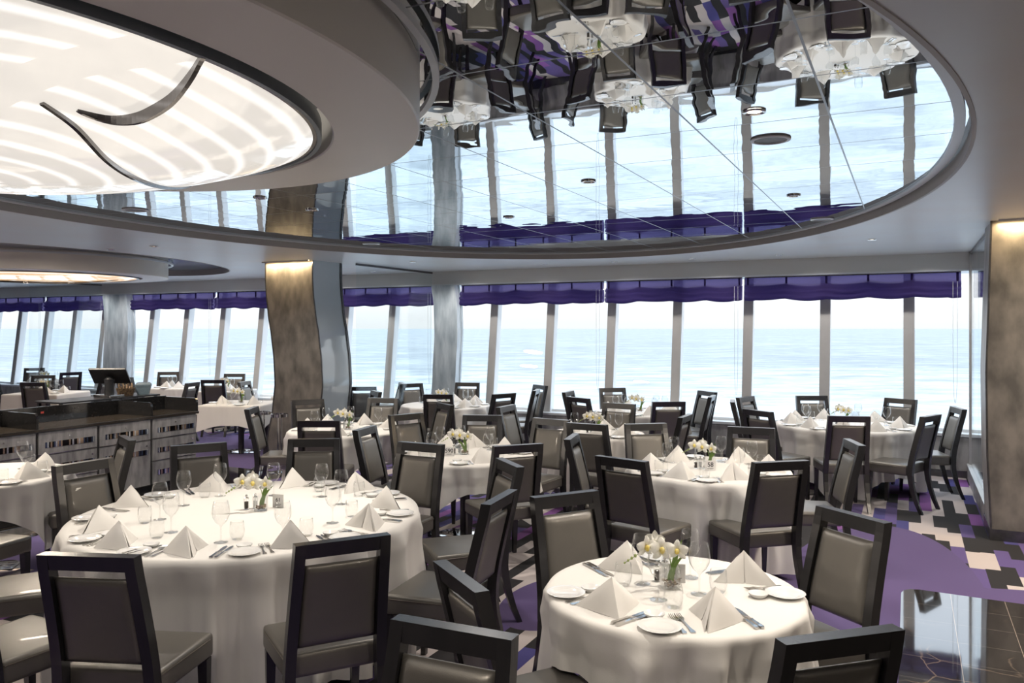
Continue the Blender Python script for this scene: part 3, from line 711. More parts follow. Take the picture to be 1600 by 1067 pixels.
TN = {  # short phrases that name each table in the labels
 'T1': 'large front left table', 'T2': 'small front right table', 'T3': 'table by the right windows', 'T4': 'table behind the front right one',
 'T5': 'table with the 590 card', 'T6': 'table before the curved column', 'T7': 'table by the pale window pillar', 'T8': 'centre table left of the 58 card',
 'T9': 'centre table nearest the windows', 'T10': 'table cut by the left edge', 'T11': 'square table right of the counter', 'T12': 'window table behind the square one',
 'T13': 'window table behind the counter end', 'T14': 'left window table behind the counter', 'T15': 'farthest left window table', 'T16': 'table behind the curved column', 'T17': 'table hidden right of the curved column'}
TB = {'T1': (-1.63, 4.95, 1.04), 'T2': (.705, 3.49, .553), 'T3': (3.99, 9.5, .79), 'T4': (1.61, 6.5, .65), 'T5': (-.43, 7.25, .62), 'T6': (-1.87, 9.05, .66),
      'T7': (-1.0, 11.95, .66), 'T8': (.93, 8.72, .52), 'T9': (1.77, 10.95, .62), 'T10': (-4.15, 6.2, .62), 'T11': (-4.18, 12.25, .47), 'T12': (-5.3, 14.8, .40),
      'T13': (-6.55, 15.55, .42), 'T14': (-8.35, 14.25, .5), 'T15': (-9.95, 17.0, .5), 'T16': (-3.62, 13.5, .45), 'T17': (-2.72, 13.1, .42)}
CHAIRS = [
(-1.65,3.48,-6,'T1'),(-0.87,3.68,27,'T1'),(-0.31,2.10,156,'X'),(0.10,3.04,-64,'T2'),(-0.37,4.36,70,'T1'),(-0.32,5.22,111,'T1'),(-0.86,5.94,153,'T1'),
(-1.58,6.15,-174,'T1'),(-2.27,5.91,-148,'T1'),(-2.61,5.20,-119,'T1'),(-3.43,6.34,127,'T10'),(0.44,4.04,-152,'T2'),(1.36,3.72,115,'T2'),(0.88,2.65,16,'T2'),
(0.97,5.74,-41,'T4'),(1.74,5.69,14,'T4'),(1.33,7.19,-168,'T4'),(2.06,6.92,159,'T4'),(2.39,6.33,83,'T4'),(0.81,6.53,-105,'T4'),
(-1.02,7.11,-104,'T5'),(-0.90,8.10,-138,'T5'),(-0.34,7.92,174,'T5'),(-1.08,9.30,119,'T6'),(0.22,9.08,-116,'T8'),(-0.08,6.44,23,'T5'),(0.21,7.62,146,'T5'),
(0.87,7.78,-30,'T8'),(1.12,9.24,149,'T8'),(1.90,10.06,4,'T9'),(1.50,8.33,63,'T8'),(1.59,11.70,-167,'T9'),(1.12,10.52,-53,'T9'),(1.10,11.20,-112,'T9'),
(2.49,11.23,111,'T9'),(2.36,10.68,68,'T9'),(3.30,10.21,-134,'T3'),(3.05,9.77,-106,'T3'),(2.98,8.87,-61,'T3'),(4.00,10.29,179,'T3'),(4.71,9.97,125,'T3'),
(4.74,9.06,78,'T3'),(3.51,8.47,-9,'T3'),(4.12,8.45,40,'T3'),(-2.42,9.74,-150,'T6'),(-1.88,8.05,0,'T6'),(-1.73,9.94,168,'T6'),(-2.33,12.56,6,'T17'),
(-2.24,11.25,116,'T17'),(-2.12,13.02,108,'T17'),(-1.48,12.67,-148,'T7'),(-0.80,12.87,169,'T7'),(-0.97,11.13,-6,'T7'),(-0.33,11.18,43,'T7'),(0.04,11.69,79,'T7'),
(0.16,12.45,116,'T7'),(-2.63,9.02,-87,'T6'),(-5.23,14.2,0,'T12'),(-5.5,15.42,180,'T12'),(-5.62,13.2,84,'T13'),(-4.22,13.42,-96,'T16'),(-7.05,16.1,190,'T13'),
(-7.02,14.95,-25,'T13'),(-7.98,13.55,0,'T14'),(-7.49,14.1,84,'T14'),(-8.94,14.92,190,'T14'),(-10.4,16.3,-25,'T15'),(-9.30,16.5,50,'T15'),(-8.99,17.1,140,'T15'),(-10.75,17.75,200,'T15'),
(-2.28,3.62,-25,'T1'),(-2.75,4.38,-62,'T1'),(-3.57,5.25,-14,'T10'),(-1.08,1.90,72,'X2'),(-3.62,12.6,90,'T11')]
HOUR = ['twelve', 'one', 'two', 'three', 'four', 'five', 'six', 'seven', 'eight', 'nine', 'ten', 'eleven']
def hour(dx, dy): return int(round(math.degrees(math.atan2(dx, dy)) % 360/30)) % 12
seats = {}; seen = {}
for x, y, a, t in CHAIRS:
    r = math.radians(a)
    if t == 'X': lab = 'brownish black wood chair at the bottom centre, cut by the lower frame edge'
    elif t == 'X2': lab = 'chair back corner showing at the bottom left corner of the picture'
    else:
        cx, cy, R = TB[t]; dx, dy = x-cx, y-cy; seats.setdefault(t, []).append(math.degrees(math.atan2(dy, dx)))
        back = math.cos(r) > .25; fr = math.cos(r) < -.25
        look = 'dark backed chair' if back else ('taupe chair facing us' if fr else 'taupe chair, side on')
        h = hour(dx, dy); k = (t, h)
        while k in seen: h = (h+1) % 12; k = (t, h)
        seen[k] = 1
        lab = "%s at %s o'clock of the %s" % (look, HOUR[h], TN[t])
    inst(CH, (x, y, 0), r, lab, 'dining chairs around the tables')

# ------------------------------------------------------------------ tables and cloths
def make_table(R, sq=False):
    root = empty('dining_table', (0, 0, 0)); tag(root, '', 'table')
    bm = bmesh.new()
    if sq: add_box(bm, -R+.01, R-.01, -R+.03, R-.03, .715, .744, .004)
    else: add_lathe(bm, [(0, .715), (R-.01, .715), (R-.006, .72), (R-.006, .74), (R-.01, .744), (0, .744)], 48)
    bobj('tabletop', bm, M['wood'], root)
    bm = bmesh.new(); add_lathe(bm, [(.0, .03), (.045, .03), (.045, .70), (.16, .714), (0, .714)], 20); autosmooth(bobj('pedestal', bm, M['wood'], root), 40)
    bm = bmesh.new(); b = min(.30, R*.62); add_lathe(bm, [(0, 0), (b, 0), (b, .008), (b-.02, .014), (.08, .03), (0, .032)], 40); autosmooth(bobj('base', bm, M['chrome'], root), 40)
    return root
def cloth(R, s, seed, kind='square', rot=0.0, zmin=.03, folds=None, amp=1.0):
    rnd = random.Random(seed); n = 240; zt = .750
    nf = folds or (round(8+8*R) if R < .9 else 21); ph = [rnd.uniform(0, 6.28) for _ in range(6)]
    v = [(0, 0, zt)]; f = []; rows = []
    def edge(t):
        if kind == 'box': c, s_ = math.cos(t), math.sin(t); return R/max(abs(c), abs(s_)*1.04)
        return R
    tops = [.25, .5, .75, .9, .96]
    dn = 22
    grid = []
    for i in range(n):
        t = 2*PI*i/n; c, s_ = math.cos(t), math.sin(t); e = edge(t); col = []
        for k in tops: col.append((e*k*c, e*k*s_, zt))
        if kind == 'round': hem = s
        elif kind == 'box':
            hem = s*(1+.35*max(0, (e/R-1)/.40)) 
        else:
            tt = t-rot; c2, s2 = abs(math.cos(tt)), abs(math.sin(tt)); d = min(s/max(c2, 1e-4), s/max(s2, 1e-4), s*1.36); hem = d-R
        hem = max(.05, min(hem, zt-zmin))
        tm = nf*t + 1.1*math.sin(2*t+ph[0]) + .8*math.sin(3*t+ph[1]) + .5*math.sin(5*t+ph[2])
        sh = (.5+.5*math.cos(tm))**1.9*(.72+.28*math.sin(3*t+ph[3])) + .12*math.sin(2.6*tm+ph[4])
        for j in range(dn+1):
            u = j/dn; d = hem*u
            roll = .014*min(1, d/.02)**.5
            drop = min(1, d/.60)
            fl = amp*(.050+.125*drop)*sh*min(1, (d/.10))**1.1 + .004*drop
            if kind == 'box': fl = .010*sh*min(1, d/.1) + .01*drop + .03*drop*max(0, (e/R-1)/.4)
            r = e+roll+fl - .004 - (0 if kind == 'box' else .040*min(1, max(0, d-.02)/.16))
            z = zt-.006*min(1, d/.012) - max(0, d-.008)
            r = max(r, e-.034)
            col.append((r*c, r*s_, z))
        grid.append(col)
    m = len(grid[0])
    for col in grid: v += col
    for i in range(n):
        j = (i+1) % n
        f.append((0, 1+i*m, 1+j*m))
        for k in range(m-1): f.append((1+i*m+k, 1+i*m+k+1, 1+j*m+k+1, 1+j*m+k))
    me = bpy.data.meshes.new('tablecloth'); me.from_pydata(v, [], f); me.update()
    o = link('tablecloth', me, M['cloth'], None, True); return o
CL = {'T1': ('round', .715, 0), 'T2': ('square', .80, .5), 'T3': ('square', 1.30, .35), 'T4': ('round', .70, 0), 'T5': ('square', .86, .25), 'T6': ('square', .95, .7), 'T7': ('square', .95, .3),
      'T8': ('square', 1.0, .2), 'T9': ('square', 1.0, .6), 'T10': ('square', .86, .6), 'T11': ('box', .30, 0), 'T12': ('box', .32, 0), 'T13': ('box', .32, 0), 'T14': ('box', .35, 0), 'T15': ('square', .75, .3), 'T16': ('square', .72, .3), 'T17': ('square', .72, .3)}
for i, t in enumerate(TB):
    x, y, R = TB[t]; kind, s, rot = CL[t]
    tb = make_table(R, kind == 'box'); tb.location = (x, y, 0); tb['label'] = 'pedestal table under the white cloth, the ' + TN[t]; tb['group'] = 'dining tables'
    c = cloth(R, s, 11+i*7, kind, rot, amp=1.0 if t != 'T1' else .8); c.location = (x, y, 0)
    if kind == 'box': tb.rotation_euler = c.rotation_euler = (0, 0, math.radians(-4))
    tag(c, 'white linen tablecloth on the ' + TN[t], 'tablecloth', 'white tablecloths')

# ------------------------------------------------------------------ table ware (prototypes)
def proto_napkin():
    # napkin folded to a three-sided pyramid, open crease on its front
    n = 10; v = []; f = []
    A = Vector((0, .02, .128)); Lp = Vector((-.128, -.045, 0)); Rp = Vector((.128, -.045, 0)); B = Vector((0, .135, 0)); F = Vector((0, -.022, 0))
    def sheet(P0, P1, Q, bul, off=Vector((0, 0, 0))):   # ruled triangle P0 (apex), P1, Q with a slight bulge
        base = len(v); nn = (P1-P0).cross(Q-P0).normalized()
        for i in range(n+1):
            for j in range(i+1):
                a = P0.lerp(P1, i/n); b = P0.lerp(Q, i/n); p = a.lerp(b, j/i) if i else P0
                w = math.sin(PI*j/i)*math.sin(PI*min(1, i/n*.95)) if i else 0
                v.append(tuple(p+nn*bul*w+off))
        idx = lambda i, j: base+i*(i+1)//2+j
        for i in range(n):
            for j in range(i+1):
                f.append((idx(i, j), idx(i+1, j), idx(i+1, j+1)))
                if j < i: f.append((idx(i, j), idx(i+1, j+1), idx(i, j+1)))
    sheet(A, Lp, F, .008); sheet(A, F, Rp, .008)
    sheet(A, B, Lp, .012); sheet(A, Rp, B, .012)
    sheet(A, Lp+Vector((.012, -.006, 0)), F+Vector((-.003, -.009, 0)), .006, Vector((0, -.003, -.002)))
    sheet(A, F+Vector((.003, -.009, 0)), Rp+Vector((-.012, -.006, 0)), .006, Vector((0, -.003, -.002)))
    me = bpy.data.meshes.new('napkin'); me.from_pydata(v, [], f); me.update()
    o = link('folded_napkin', me, M['napkin'], None, False); tag(o, '', 'napkin'); autosmooth(o, 35)
    for vv in me.vertices: vv.co = Vector((vv.co.x*1.08, vv.co.y*1.05, max(vv.co.z, 0)*1.05))
    return o
def lathe_obj(name, prof, mat, cat, n=28):
    bm = bmesh.new(); add_lathe(bm, prof, n); o = autosmooth(bobj(name, bm, mat), 50); tag(o, '', cat); return o
PLATE = lathe_obj('bread_plate', [(0, .003), (.045, .003), (.047, 0), (.052, 0), (.054, .004), (.082, .013), (.084, .0155), (.081, .0165), (.056, .0085), (.050, .006), (0, .006)], M['china'], 'plate', 36)
DISH = lathe_obj('butter_dish', [(0, 0), (.028, 0), (.040, .014), (.042, .019), (.039, .019), (.028, .007), (0, .006)], M['china'], 'dish')
GOB = lathe_obj('wine_glass', [(0, 0), (.036, 0), (.037, .002), (.012, .006), (.0045, .012), (.004, .05), (.0045, .085), (.012, .096), (.030, .112), (.043, .138), (.0465, .160), (.043, .195), (.0365, .222), (.0358, .2225), (.0364, .2205)], M['glass'], 'wine glass', 24)
TUM = lathe_obj('tumbler', [(0, 0), (.026, 0), (.034, .014), (.040, .045), (.038, .075), (.034, .098), (.0333, .0985), (.034, .096)], M['glass'], 'water glass', 24)
def proto_fork():
    bm = bmesh.new()
    prof = [(-.095, .0085, .002), (-.085, .0105, .0025), (-.06, .006, .003), (-.02, .0038, .004), (.02, .0038, .005), (.032, .009, .006), (.042, .0125, .0065)]
    loft(bm, [[(-w, y, h-.0015), (w, y, h-.0015), (w, y, h+.0015), (-w, y, h+.0015)] for y, w, h in prof])
    for k in range(4):
        x = -.0108+.0072*k
        loft(bm, [[(x-w, y, z-.0012), (x+w, y, z-.0012), (x+w, y, z+.0012), (x-w, y, z+.0012)] for y, w, z in ((.041, .0022, .0065), (.065, .0016, .0055), (.090, .0009, .0095))])
    o = autosmooth(bobj('fork', bm, M['steel']), 50); tag(o, '', 'fork'); return o
def proto_knife():
    bm = bmesh.new()
    prof = [(-.11, .006, .004, .0035), (-.10, .0095, .0045, .0045), (-.08, .0075, .0045, .0045), (-.03, .006, .0045, .004), (-.012, .0085, .0045, .0045), (-.005, .006, .004, .0025), (.02, .009, .003, .0012), (.07, .0105, .003, .0012), (.10, .0085, .003, .001), (.118, .002, .003, .0008)]
    loft(bm, [[(-w, y, max(0, z-h)), (w, y, max(0, z-h)), (w, y, z+h), (-w, y, z+h)] for y, w, z, h in prof])
    o = autosmooth(bobj('table_knife', bm, M['steel']), 50); tag(o, '', 'knife'); return o
NAP = proto_napkin(); FORK = proto_fork(); KNIFE = proto_knife()

def blossom(root, loc, rz, tilt, sc=1.0):
    bm = bmesh.new()
    for k, (a, ln, wd) in enumerate(((90, .040, .026), (18, .042, .038), (162, .042, .038), (225, .038, .024), (315, .038, .024))):
        a = math.radians(a); d = Vector((math.cos(a), 0, math.sin(a))); t = Vector((-math.sin(a), 0, math.cos(a))); rows = []
        for i in range(7):
            u = i/6; w = wd*.5*math.sin(PI*min(1, .12+.86*u))**.7 if i < 6 else .002
            rows.append([bm.verts.new((d*ln*u + t*w*s + Vector((0, -.010*math.sin(PI*u*.8)+.006*abs(s)-(.003 if k in (1, 2) else 0), 0)))*sc) for s in (-1, -.5, 0, .5, 1)])
        for A, B in zip(rows, rows[1:]):
            for j in range(4): bm.faces.new((A[j], A[j+1], B[j+1], B[j]))
    o = bobj('blossom', bm, M['petal'], root, True); o.location = loc; o.rotation_euler = (tilt, 0, rz)
    bm = bmesh.new(); bmesh.ops.create_icosphere(bm, subdivisions=2, radius=.0085*sc)
    for v in bm.verts: v.co.z *= 1.3; v.co.y = v.co.y*1.4-.012*sc
    c = bobj('blossom_centre', bm, M['yellow'], o, True)
def centrepiece(label, variant=0, leafdir=1):
    root = empty('orchid_vase', (0, 0, 0)); tag(root, label, 'flower vase')
    rnd = random.Random(variant)
    bm = bmesh.new(); R = .038
    def sqr(r, z): return [(r, -r, z), (r, r, z), (-r, r, z), (-r, -r, z)]
    loft(bm, [sqr(.038, 0), sqr(.038, .10)], False); loft(bm, [sqr(.035, .10), sqr(.035, .006)], False)
    bm.faces.new([bm.verts.new(c) for c in sqr(.038, 0)]); bobj('vase', bm, M['glass'], root)
    bm = bmesh.new()
    for k in range(46):
        m = Matrix.Translation((rnd.uniform(-.027, .027), rnd.uniform(-.027, .027), rnd.uniform(.010, .034))) @ Matrix.Diagonal((1.3, 1, .8, 1))
        bmesh.ops.create_icosphere(bm, subdivisions=1, radius=rnd.uniform(.004, .0065), matrix=m)
    o = bobj('pebbles', bm, M['pebble'], root, True); o['kind'] = 'stuff'
    top = Vector((-.035, 0, .175))
    bm = bmesh.new(); add_tube(bm, [(.012, .006, .015), (.012, .004, .07), (.0, 0, .13), tuple(top), (-.075, -.004, .185)], .0024, 6); bobj('stem', bm, M['green'], root)
    for (l, w, ox, lean) in ((.19, .012, .010, .045*leafdir), (.13, .011, -.004, .075*leafdir)):
        bm = bmesh.new(); rows = []
        for i in range(9):
            u = i/8; ww = w*math.sin(PI*min(1, .1+.88*u))**.8+.0006
            rows.append([bm.verts.new((ox+lean*u*u+s*ww, .004+abs(s)*-.004, .02+l*u)) for s in (-1, 0, 1)])
        for A, B in zip(rows, rows[1:]):
            for j in range(2): bm.faces.new((A[j], A[j+1], B[j+1], B[j]))
        bobj('leaf', bm, M['green'], root, True)
    blossom(root, (-.115, -.015, .188), .35, .15, 1.30); blossom(root, (-.045, -.024, .176), -.1, -.1, 1.40); blossom(root, (.032, -.012, .168), -.5, .1, 1.25); blossom(root, (-.06, .035, .200), 2.6, .2, 1.15)
    for k in range(4):
        bm = bmesh.new(); bmesh.ops.create_icosphere(bm, subdivisions=2, radius=.0065-.0008*k)
        for v in bm.verts: v.co.z *= 1.3
        o = bobj('bud', bm, M['bud'], root, True); o.location = (-.160-.016*k, -.014, .150-.010*k)
    bm = bmesh.new(); add_tube(bm, [(-.075, -.004, .180), (-.14, -.012, .160), (-.21, -.014, .118)], .0014, 5); bobj('bud_stem', bm, M['green'], root)
    return root
def text_mesh(s, size):
    cv = bpy.data.curves.new('txt', 'FONT'); cv.body = s; cv.size = size; cv.align_x = 'CENTER'; cv.align_y = 'CENTER'; cv.extrude = .0003; cv.offset = size*.018
    t = bpy.data.objects.new('t', cv); COL.objects.link(t); dg = bpy.context.evaluated_depsgraph_get(); dg.update()
    me = bpy.data.meshes.new_from_object(t.evaluated_get(dg)); bpy.data.objects.remove(t); me.materials.clear(); me.materials.append(M['ink']); return me
def card(loc, rz, s, label, w=.07, h=.075, size=.036):
    root = empty('table_number_card', loc, rz); tag(root, label, 'table card')
    bm = bmesh.new(); add_box(bm, -w/2, w/2, -.0008, .0008, 0, h); add_box(bm, -w/2, w/2, .0, .03, 0, .0012); bobj('card', bm, M['card'], root)
    if s:
        o = bpy.data.objects.new('number', text_mesh(s, size)); COL.objects.link(o); o.parent = root; o.location = (0, -.0012, h*.58); o.rotation_euler = (PI/2, 0, 0)
        bm = bmesh.new(); add_box(bm, -w*.28, w*.28, -.0013, -.0009, h*.24, h*.27); add_box(bm, -w*.2, w*.2, -.0013, -.0009, h*.16, h*.18); bobj('small_print', bm, M['ink'], root)
    return root
def shaker(mat, cat):
    root = empty('pepper_mill' if cat == 'pepper mill' else 'salt_shaker', (0, 0, 0)); tag(root, '', cat)
    bm = bmesh.new(); add_lathe(bm, [(0, 0), (.017, 0), (.017, .004), (.0155, .006), (.0155, .068), (.014, .070), (0, .070)], 20); autosmooth(bobj('glass_body', bm, M['glass'], root), 40)
    bm = bmesh.new(); add_lathe(bm, [(0, .006), (.012, .006), (.012, .050), (0, .050)], 16); autosmooth(bobj('filling', bm, mat, root), 40)
    bm = bmesh.new(); add_lathe(bm, [(0, .070), (.015, .070), (.015, .075), (.006, .079), (.006, .083), (.008, .088), (.005, .094), (0, .095)], 16); autosmooth(bobj('cap', bm, M['steel'], root), 40)
    return root
ZT = .7505
PEP = shaker(M['pepper'], 'pepper mill'); SAL = shaker(M['salt'], 'salt shaker')
def on(t, x, y, proto, rz, lab, grp): return inst(proto, (x, y, ZT), rz, lab, grp)
def setting(t, ang, full=True, glasses=True, hname=None):
    cx, cy, R = TB[t]; a = math.radians(ang); o = Vector((math.cos(a), math.sin(a))); s = Vector((-o.y, o.x))   # s: diner's right hand side
    rz = a + PI/2      # local -y points to the diner
    rnd = random.Random(int(ang*13)+len(t)*5+int(t[1:]))
    def at(rad, tan): p = Vector((cx, cy)) + o*rad + s*tan; return p.x, p.y
    h = hname; nm = TN[t]; small = R < .7
    k = .85 if small else 1
    x, y = at(R-.18, .0); on(t, x, y, NAP, rz+rnd.choice((0, .25, 1.9, -1.9, 2.3, -2.3))+rnd.uniform(-.25, .25), "folded white napkin at %s o'clock of the %s" % (h, nm), 'napkins on the tables')
    x, y = at(R-.135, -.27*k); on(t, x, y, PLATE, rz, "bread plate by the %s o'clock napkin of the %s" % (h, nm), 'bread plates')
    if full:
        x, y = at(R-.255, -.24*k); on(t, x, y, DISH, rz, "butter dish by the %s o'clock napkin of the %s" % (h, nm), 'butter dishes')
        for j, w in enumerate(('outer', 'inner')):
            x, y = at(R-.165, (-.17+.035*j)*k); on(t, x, y, FORK, rz+rnd.uniform(-.06, .06)-.12, "%s fork left of the %s o'clock napkin, %s" % (w, h, nm), 'forks')
            x, y = at(R-.165, (.185-.03*j)*k); on(t, x, y, KNIFE, rz+rnd.uniform(-.05, .05), "%s knife right of the %s o'clock napkin, %s" % (w, h, nm), 'knives')
    if glasses:
        x, y = at(R-.33*k-.02, .12*k); on(t, x, y, GOB, 0, "stemmed wine glass at %s o'clock of the %s" % (h, nm), 'wine glasses')
        x, y = at(R-.26*k, .21*k); on(t, x, y, TUM, 0, "stemless water glass at %s o'clock of the %s" % (h, nm), 'water glasses')
seats['T1'] = [-57, -92, -120, -153, 165, 125, 90, 52, 13, -24]
seats['T10'] = [-12, -62, 48]
seats['T11'] = [-140, -40]
seats['T16'] = [200, -60]; seats['T17'] = [-60]
for t in TB:
    used = set()
    for ang in seats.get(t, []):
        a = math.radians(ang); h = hour(math.cos(a), math.sin(a))
        while h in used: h = (h+1) % 12
        used.add(h)
        far = t in ('T11', 'T12', 'T13', 'T14', 'T15', 'T16', 'T17')
        setting(t, ang, not far, t not in ('T1', 'T2'), HOUR[h])
def by(lst, proto, what, nm, grp):
    # labels by hour, seen from the table centre
    cx, cy, R = TB[nm]; used = set()
    for x, y in sorted(lst):
        h = hour(x-cx, y-cy)
        while h in used: h = (h+1) % 12
        used.add(h)
        on(nm, x, y, proto, 0, "%s at %s o'clock of the %s" % (what, HOUR[h], TN[nm]), grp)
by([(-1.563, 4.26), (-2.13, 5.15), (-2.116, 4.77), (-1.92, 4.47), (-1.23, 4.26), (-1.64, 5.46), (-1.30, 5.42), (-1.117, 5.19), (-1.06, 4.69), (-2.0, 5.44)], GOB, 'stemmed wine glass', 'T1', 'wine glasses')
by([(-2.17, 4.69), (-1.95, 4.36), (-1.50, 4.33), (-1.14, 4.40), (-.98, 4.85), (-2.09, 5.40), (-1.36, 5.60), (-1.05, 5.45)], TUM, 'stemless water glass', 'T1', 'water glasses')
by([(.62, 3.36), (.81, 3.43), (.585, 3.57), (.822, 3.66)], GOB, 'stemmed wine glass', 'T2', 'wine glasses')
by([(.50, 3.56), (.665, 3.27), (.90, 3.46), (.74, 3.72)], TUM, 'stemless water glass', 'T2', 'water glasses')
CP = {'T1': (-1.587, 5.02), 'T2': (.70, 3.52)}
for t in TB:
    if t in ('T10', 'T13', 'T16', 'T17'): continue
    cx, cy = CP.get(t, TB[t][:2])
    o = centrepiece('small glass vase of white orchids on the ' + TN[t], sum(map(ord, t)), -1 if t == 'T5' else 1); o.location = (cx, cy, ZT); o['group'] = 'orchid vases'
    o.rotation_euler = (0, 0, {'T1': .2, 'T2': .1}.get(t, random.uniform(-.5, .5)))
    if t in ('T1', 'T2', 'T3', 'T4', 'T5', 'T6', 'T8', 'T9'):
        d = -.10 if t != 'T2' else -.04
        on(t, cx+d, cy+(.02 if t != 'T2' else .09), PEP, 0, 'pepper mill beside the vase on the ' + TN[t], 'pepper mills'); on(t, cx+d+.045, cy+.055+(0 if t != 'T2' else .09), SAL, 0, 'salt shaker beside the vase on the ' + TN[t], 'salt shakers')
card((-.565, 7.13, ZT), .1, '590', 'white table number card among glasses, starting with five nine', .09, .085, .05)
card((1.60, 6.40, ZT), .05, '58', 'small white number card among glasses on the table behind the front right one', .09, .085, .05)
card((.745, 3.585, ZT), -.1, '10', 'white number card behind the vase on the small front right table', .075, .085, .034)
card((-1.50, 5.09, ZT), -.2, '61', 'white number card behind the vase on the large front left table', .075, .085, .034)
card((-.72, 7.18, ZT), .2, '', 'blank white folded card left of the 590 card', .05, .09)

# ------------------------------------------------------------------ service counter
PF = -7.9           # front plane of the cabinets, q grows towards the windows
QE = 7.06           # q of the end nearest the windows
def cab(q0, q1, rows, label, depth=.56):
    root = empty('service_cabinet', (*W(PF-depth/2, (q0+q1)/2), 0), ROT); tag(root, label, 'cabinet', 'cabinets of the service station')
    w = q1-q0
    bm = bmesh.new(); add_box(bm, -depth/2, depth/2-.022, -w/2, w/2, .07, .845); bobj('body', bm, M['darkmetal'], root)
    bm = bmesh.new(); add_box(bm, -depth/2, depth/2-.05, -w/2, w/2, 0, .07); bobj('plinth', bm, M['plastic'], root)
    z = .838
    for i, h in enumerate(rows):
        y0, y1 = -w/2+.015, w/2-.015
        bm = bmesh.new(); add_box(bm, depth/2-.021, depth/2, y0, y1, z-h+.006, z-.004, .002); d = bobj('drawer', bm, M['drawer'], root)
        bm = bmesh.new(); add_box(bm, depth/2-.004, depth/2+.004, y0+.07, y1-.03, z-.165, z-.105); bobj('mosaic_strip', bm, M['strip'], d)
        bm = bmesh.new(); add_box(bm, depth/2, depth/2+.006, y0, y1, z-h+.004, z-h+.012); bobj('edge_strip', bm, M['steel'], d)
        bm = bmesh.new(); m = Matrix.Translation((depth/2+.006, (y0+y1)/2 if i == 0 else (y1-.06), z-.06)) @ Matrix.Rotation(PI/2, 4, 'Y')
        bmesh.ops.create_cone(bm, cap_ends=True, segments=14, radius1=.011, radius2=.009, depth=.012, matrix=m); bobj('lock', bm, M['chrome'], d)
        z -= h
qs = [QE, QE-.66, QE-1.34, QE-2.02, QE-2.70, QE-3.38]
for i in range(5):
    cab(qs[i+1], qs[i], (.235, .26, .27) if i != 1 else (.24, .53), 'silver mottled drawer cabinet, %s from the window end of the service station' % ('first', 'second', 'third', 'fourth', 'fifth')[i])
root = empty('counter_top', (*W(PF-.28, QE-1.69), .845), ROT); tag(root, 'black stone worktop with raised splashbacks on the drawer cabinets', 'worktop')
hw = 1.69
bm = bmesh.new(); add_box(bm, -.31, .30, -hw, hw+.015, 0, .03, .004); bobj('slab', bm, M['slab'], root)
bm = bmesh.new(); add_box(bm, -.31, -.285, -hw, hw+.015, .0305, .20, .003); bobj('splashback', bm, M['counter'], root)
for qq in (hw, hw-.66, hw-2.02):
    bm = bmesh.new(); n = 6; r = .05; pts = [(-.284, .0305), (.285, .0305), (.285, .19-r)] + [(.285-r+r*math.cos(PI/2*k/n), .19-r+r*math.sin(PI/2*k/n)) for k in range(1, n+1)] + [(-.284, .19)]
    A = [bm.verts.new((x, qq-.0125, z)) for x, z in pts]; B = [bm.verts.new((x, qq+.0125, z)) for x, z in pts]
    bm.faces.new(A); bm.faces.new(B[::-1])
    for k in range(len(pts)): bm.faces.new((A[k], A[(k+1) % len(pts)], B[(k+1) % len(pts)], B[k]))
    bobj('divider', bm, M['counter'], root)
bm = bmesh.new(); add_box(bm, -.284, -.283, hw-1.62, hw-1.585, .125, .148); bobj('red_sticker', bm, M['red'], root)
# back-to-back unit behind
root = empty('back_counter', (*W(PF-.89, QE-1.69), 0), ROT); tag(root, 'dark counter unit standing back to back behind the drawer cabinets', 'counter')
bm = bmesh.new(); add_box(bm, -.27, .26, -hw, hw, 0, .845); bobj('body', bm, M['darkmetal'], root)
bm = bmesh.new(); add_box(bm, -.29, .27, -hw, hw+.01, .845, .875, .004); bobj('top', bm, M['counter'], root)
bm = bmesh.new(); add_box(bm, -.20, .26, hw-1.35, hw-.02, 1.045, 1.065, .003); bobj('raised_shelf', bm, M['plastic'], root)
bm = bmesh.new(); bm.free()
for a in (-.19, .20):
    for b in (hw-1.33, hw-.07):
        bm = bmesh.new(); add_box(bm, a, a+.03, b, b+.03, .875, 1.045); bobj('shelf_leg', bm, M['plastic'], root)
# point of sale screen
x, y = W(PF-.74, QE-.66)
root = empty('point_of_sale_screen', (x, y, 1.0655), math.radians(10)); tag(root, 'black tilted touch screen seen from behind on the service station', 'screen')
bm = bmesh.new(); add_lathe(bm, [(0, 0), (.10, 0), (.10, .012), (.055, .02), (.05, .16), (.06, .22), (.03, .25), (0, .25)], 20); autosmooth(bobj('stand', bm, M['plastic'], root), 40)
bm = bmesh.new(); add_box(bm, -.21, .21, -.015, .015, -.14, .14, .008); o = bobj('screen', bm, M['plastic'], root); o.location = (0, .03, .26); o.rotation_euler = (math.radians(50), 0, 0)
x, y = W(PF-.84, QE-.36); root = empty('wicker_basket', (x, y, 1.0655), ROT); tag(root, 'brown wicker basket on the service station beside a blue grey tray box', 'basket')
root.location.z = 1.0655
bm = bmesh.new(); add_lathe(bm, [(0, 0), (.085, 0), (.105, .07), (.11, .09), (.10, .09), (.095, .07), (.075, .01), (0, .01)], 24); autosmooth(bobj('basket', bm, M['wicker'], root), 40)
bm = bmesh.new()
for k in range(12): 
    a = k*.52; add_tube(bm, [(.05*math.cos(a), .05*math.sin(a), .012), (.08*math.cos(a+.3), .08*math.sin(a+.3), .11+.02*(k % 3))], .008, 6)
bobj('rolled_napkins', bm, M['pebble'], root)
x, y = W(PF-.78, QE-.15); root = empty('tray_box', (x, y, 1.0655), math.radians(18)); tag(root, 'blue grey plastic box with folded lid at the counter end', 'box')
bm = bmesh.new(); loft(bm, [[(-a, -b, z), (a, -b, z), (a, b, z), (-a, b, z)] for a, b, z in ((.065, .055, 0), (.085, .065, .10))]); bobj('body', bm, M['bluegrey'], root)
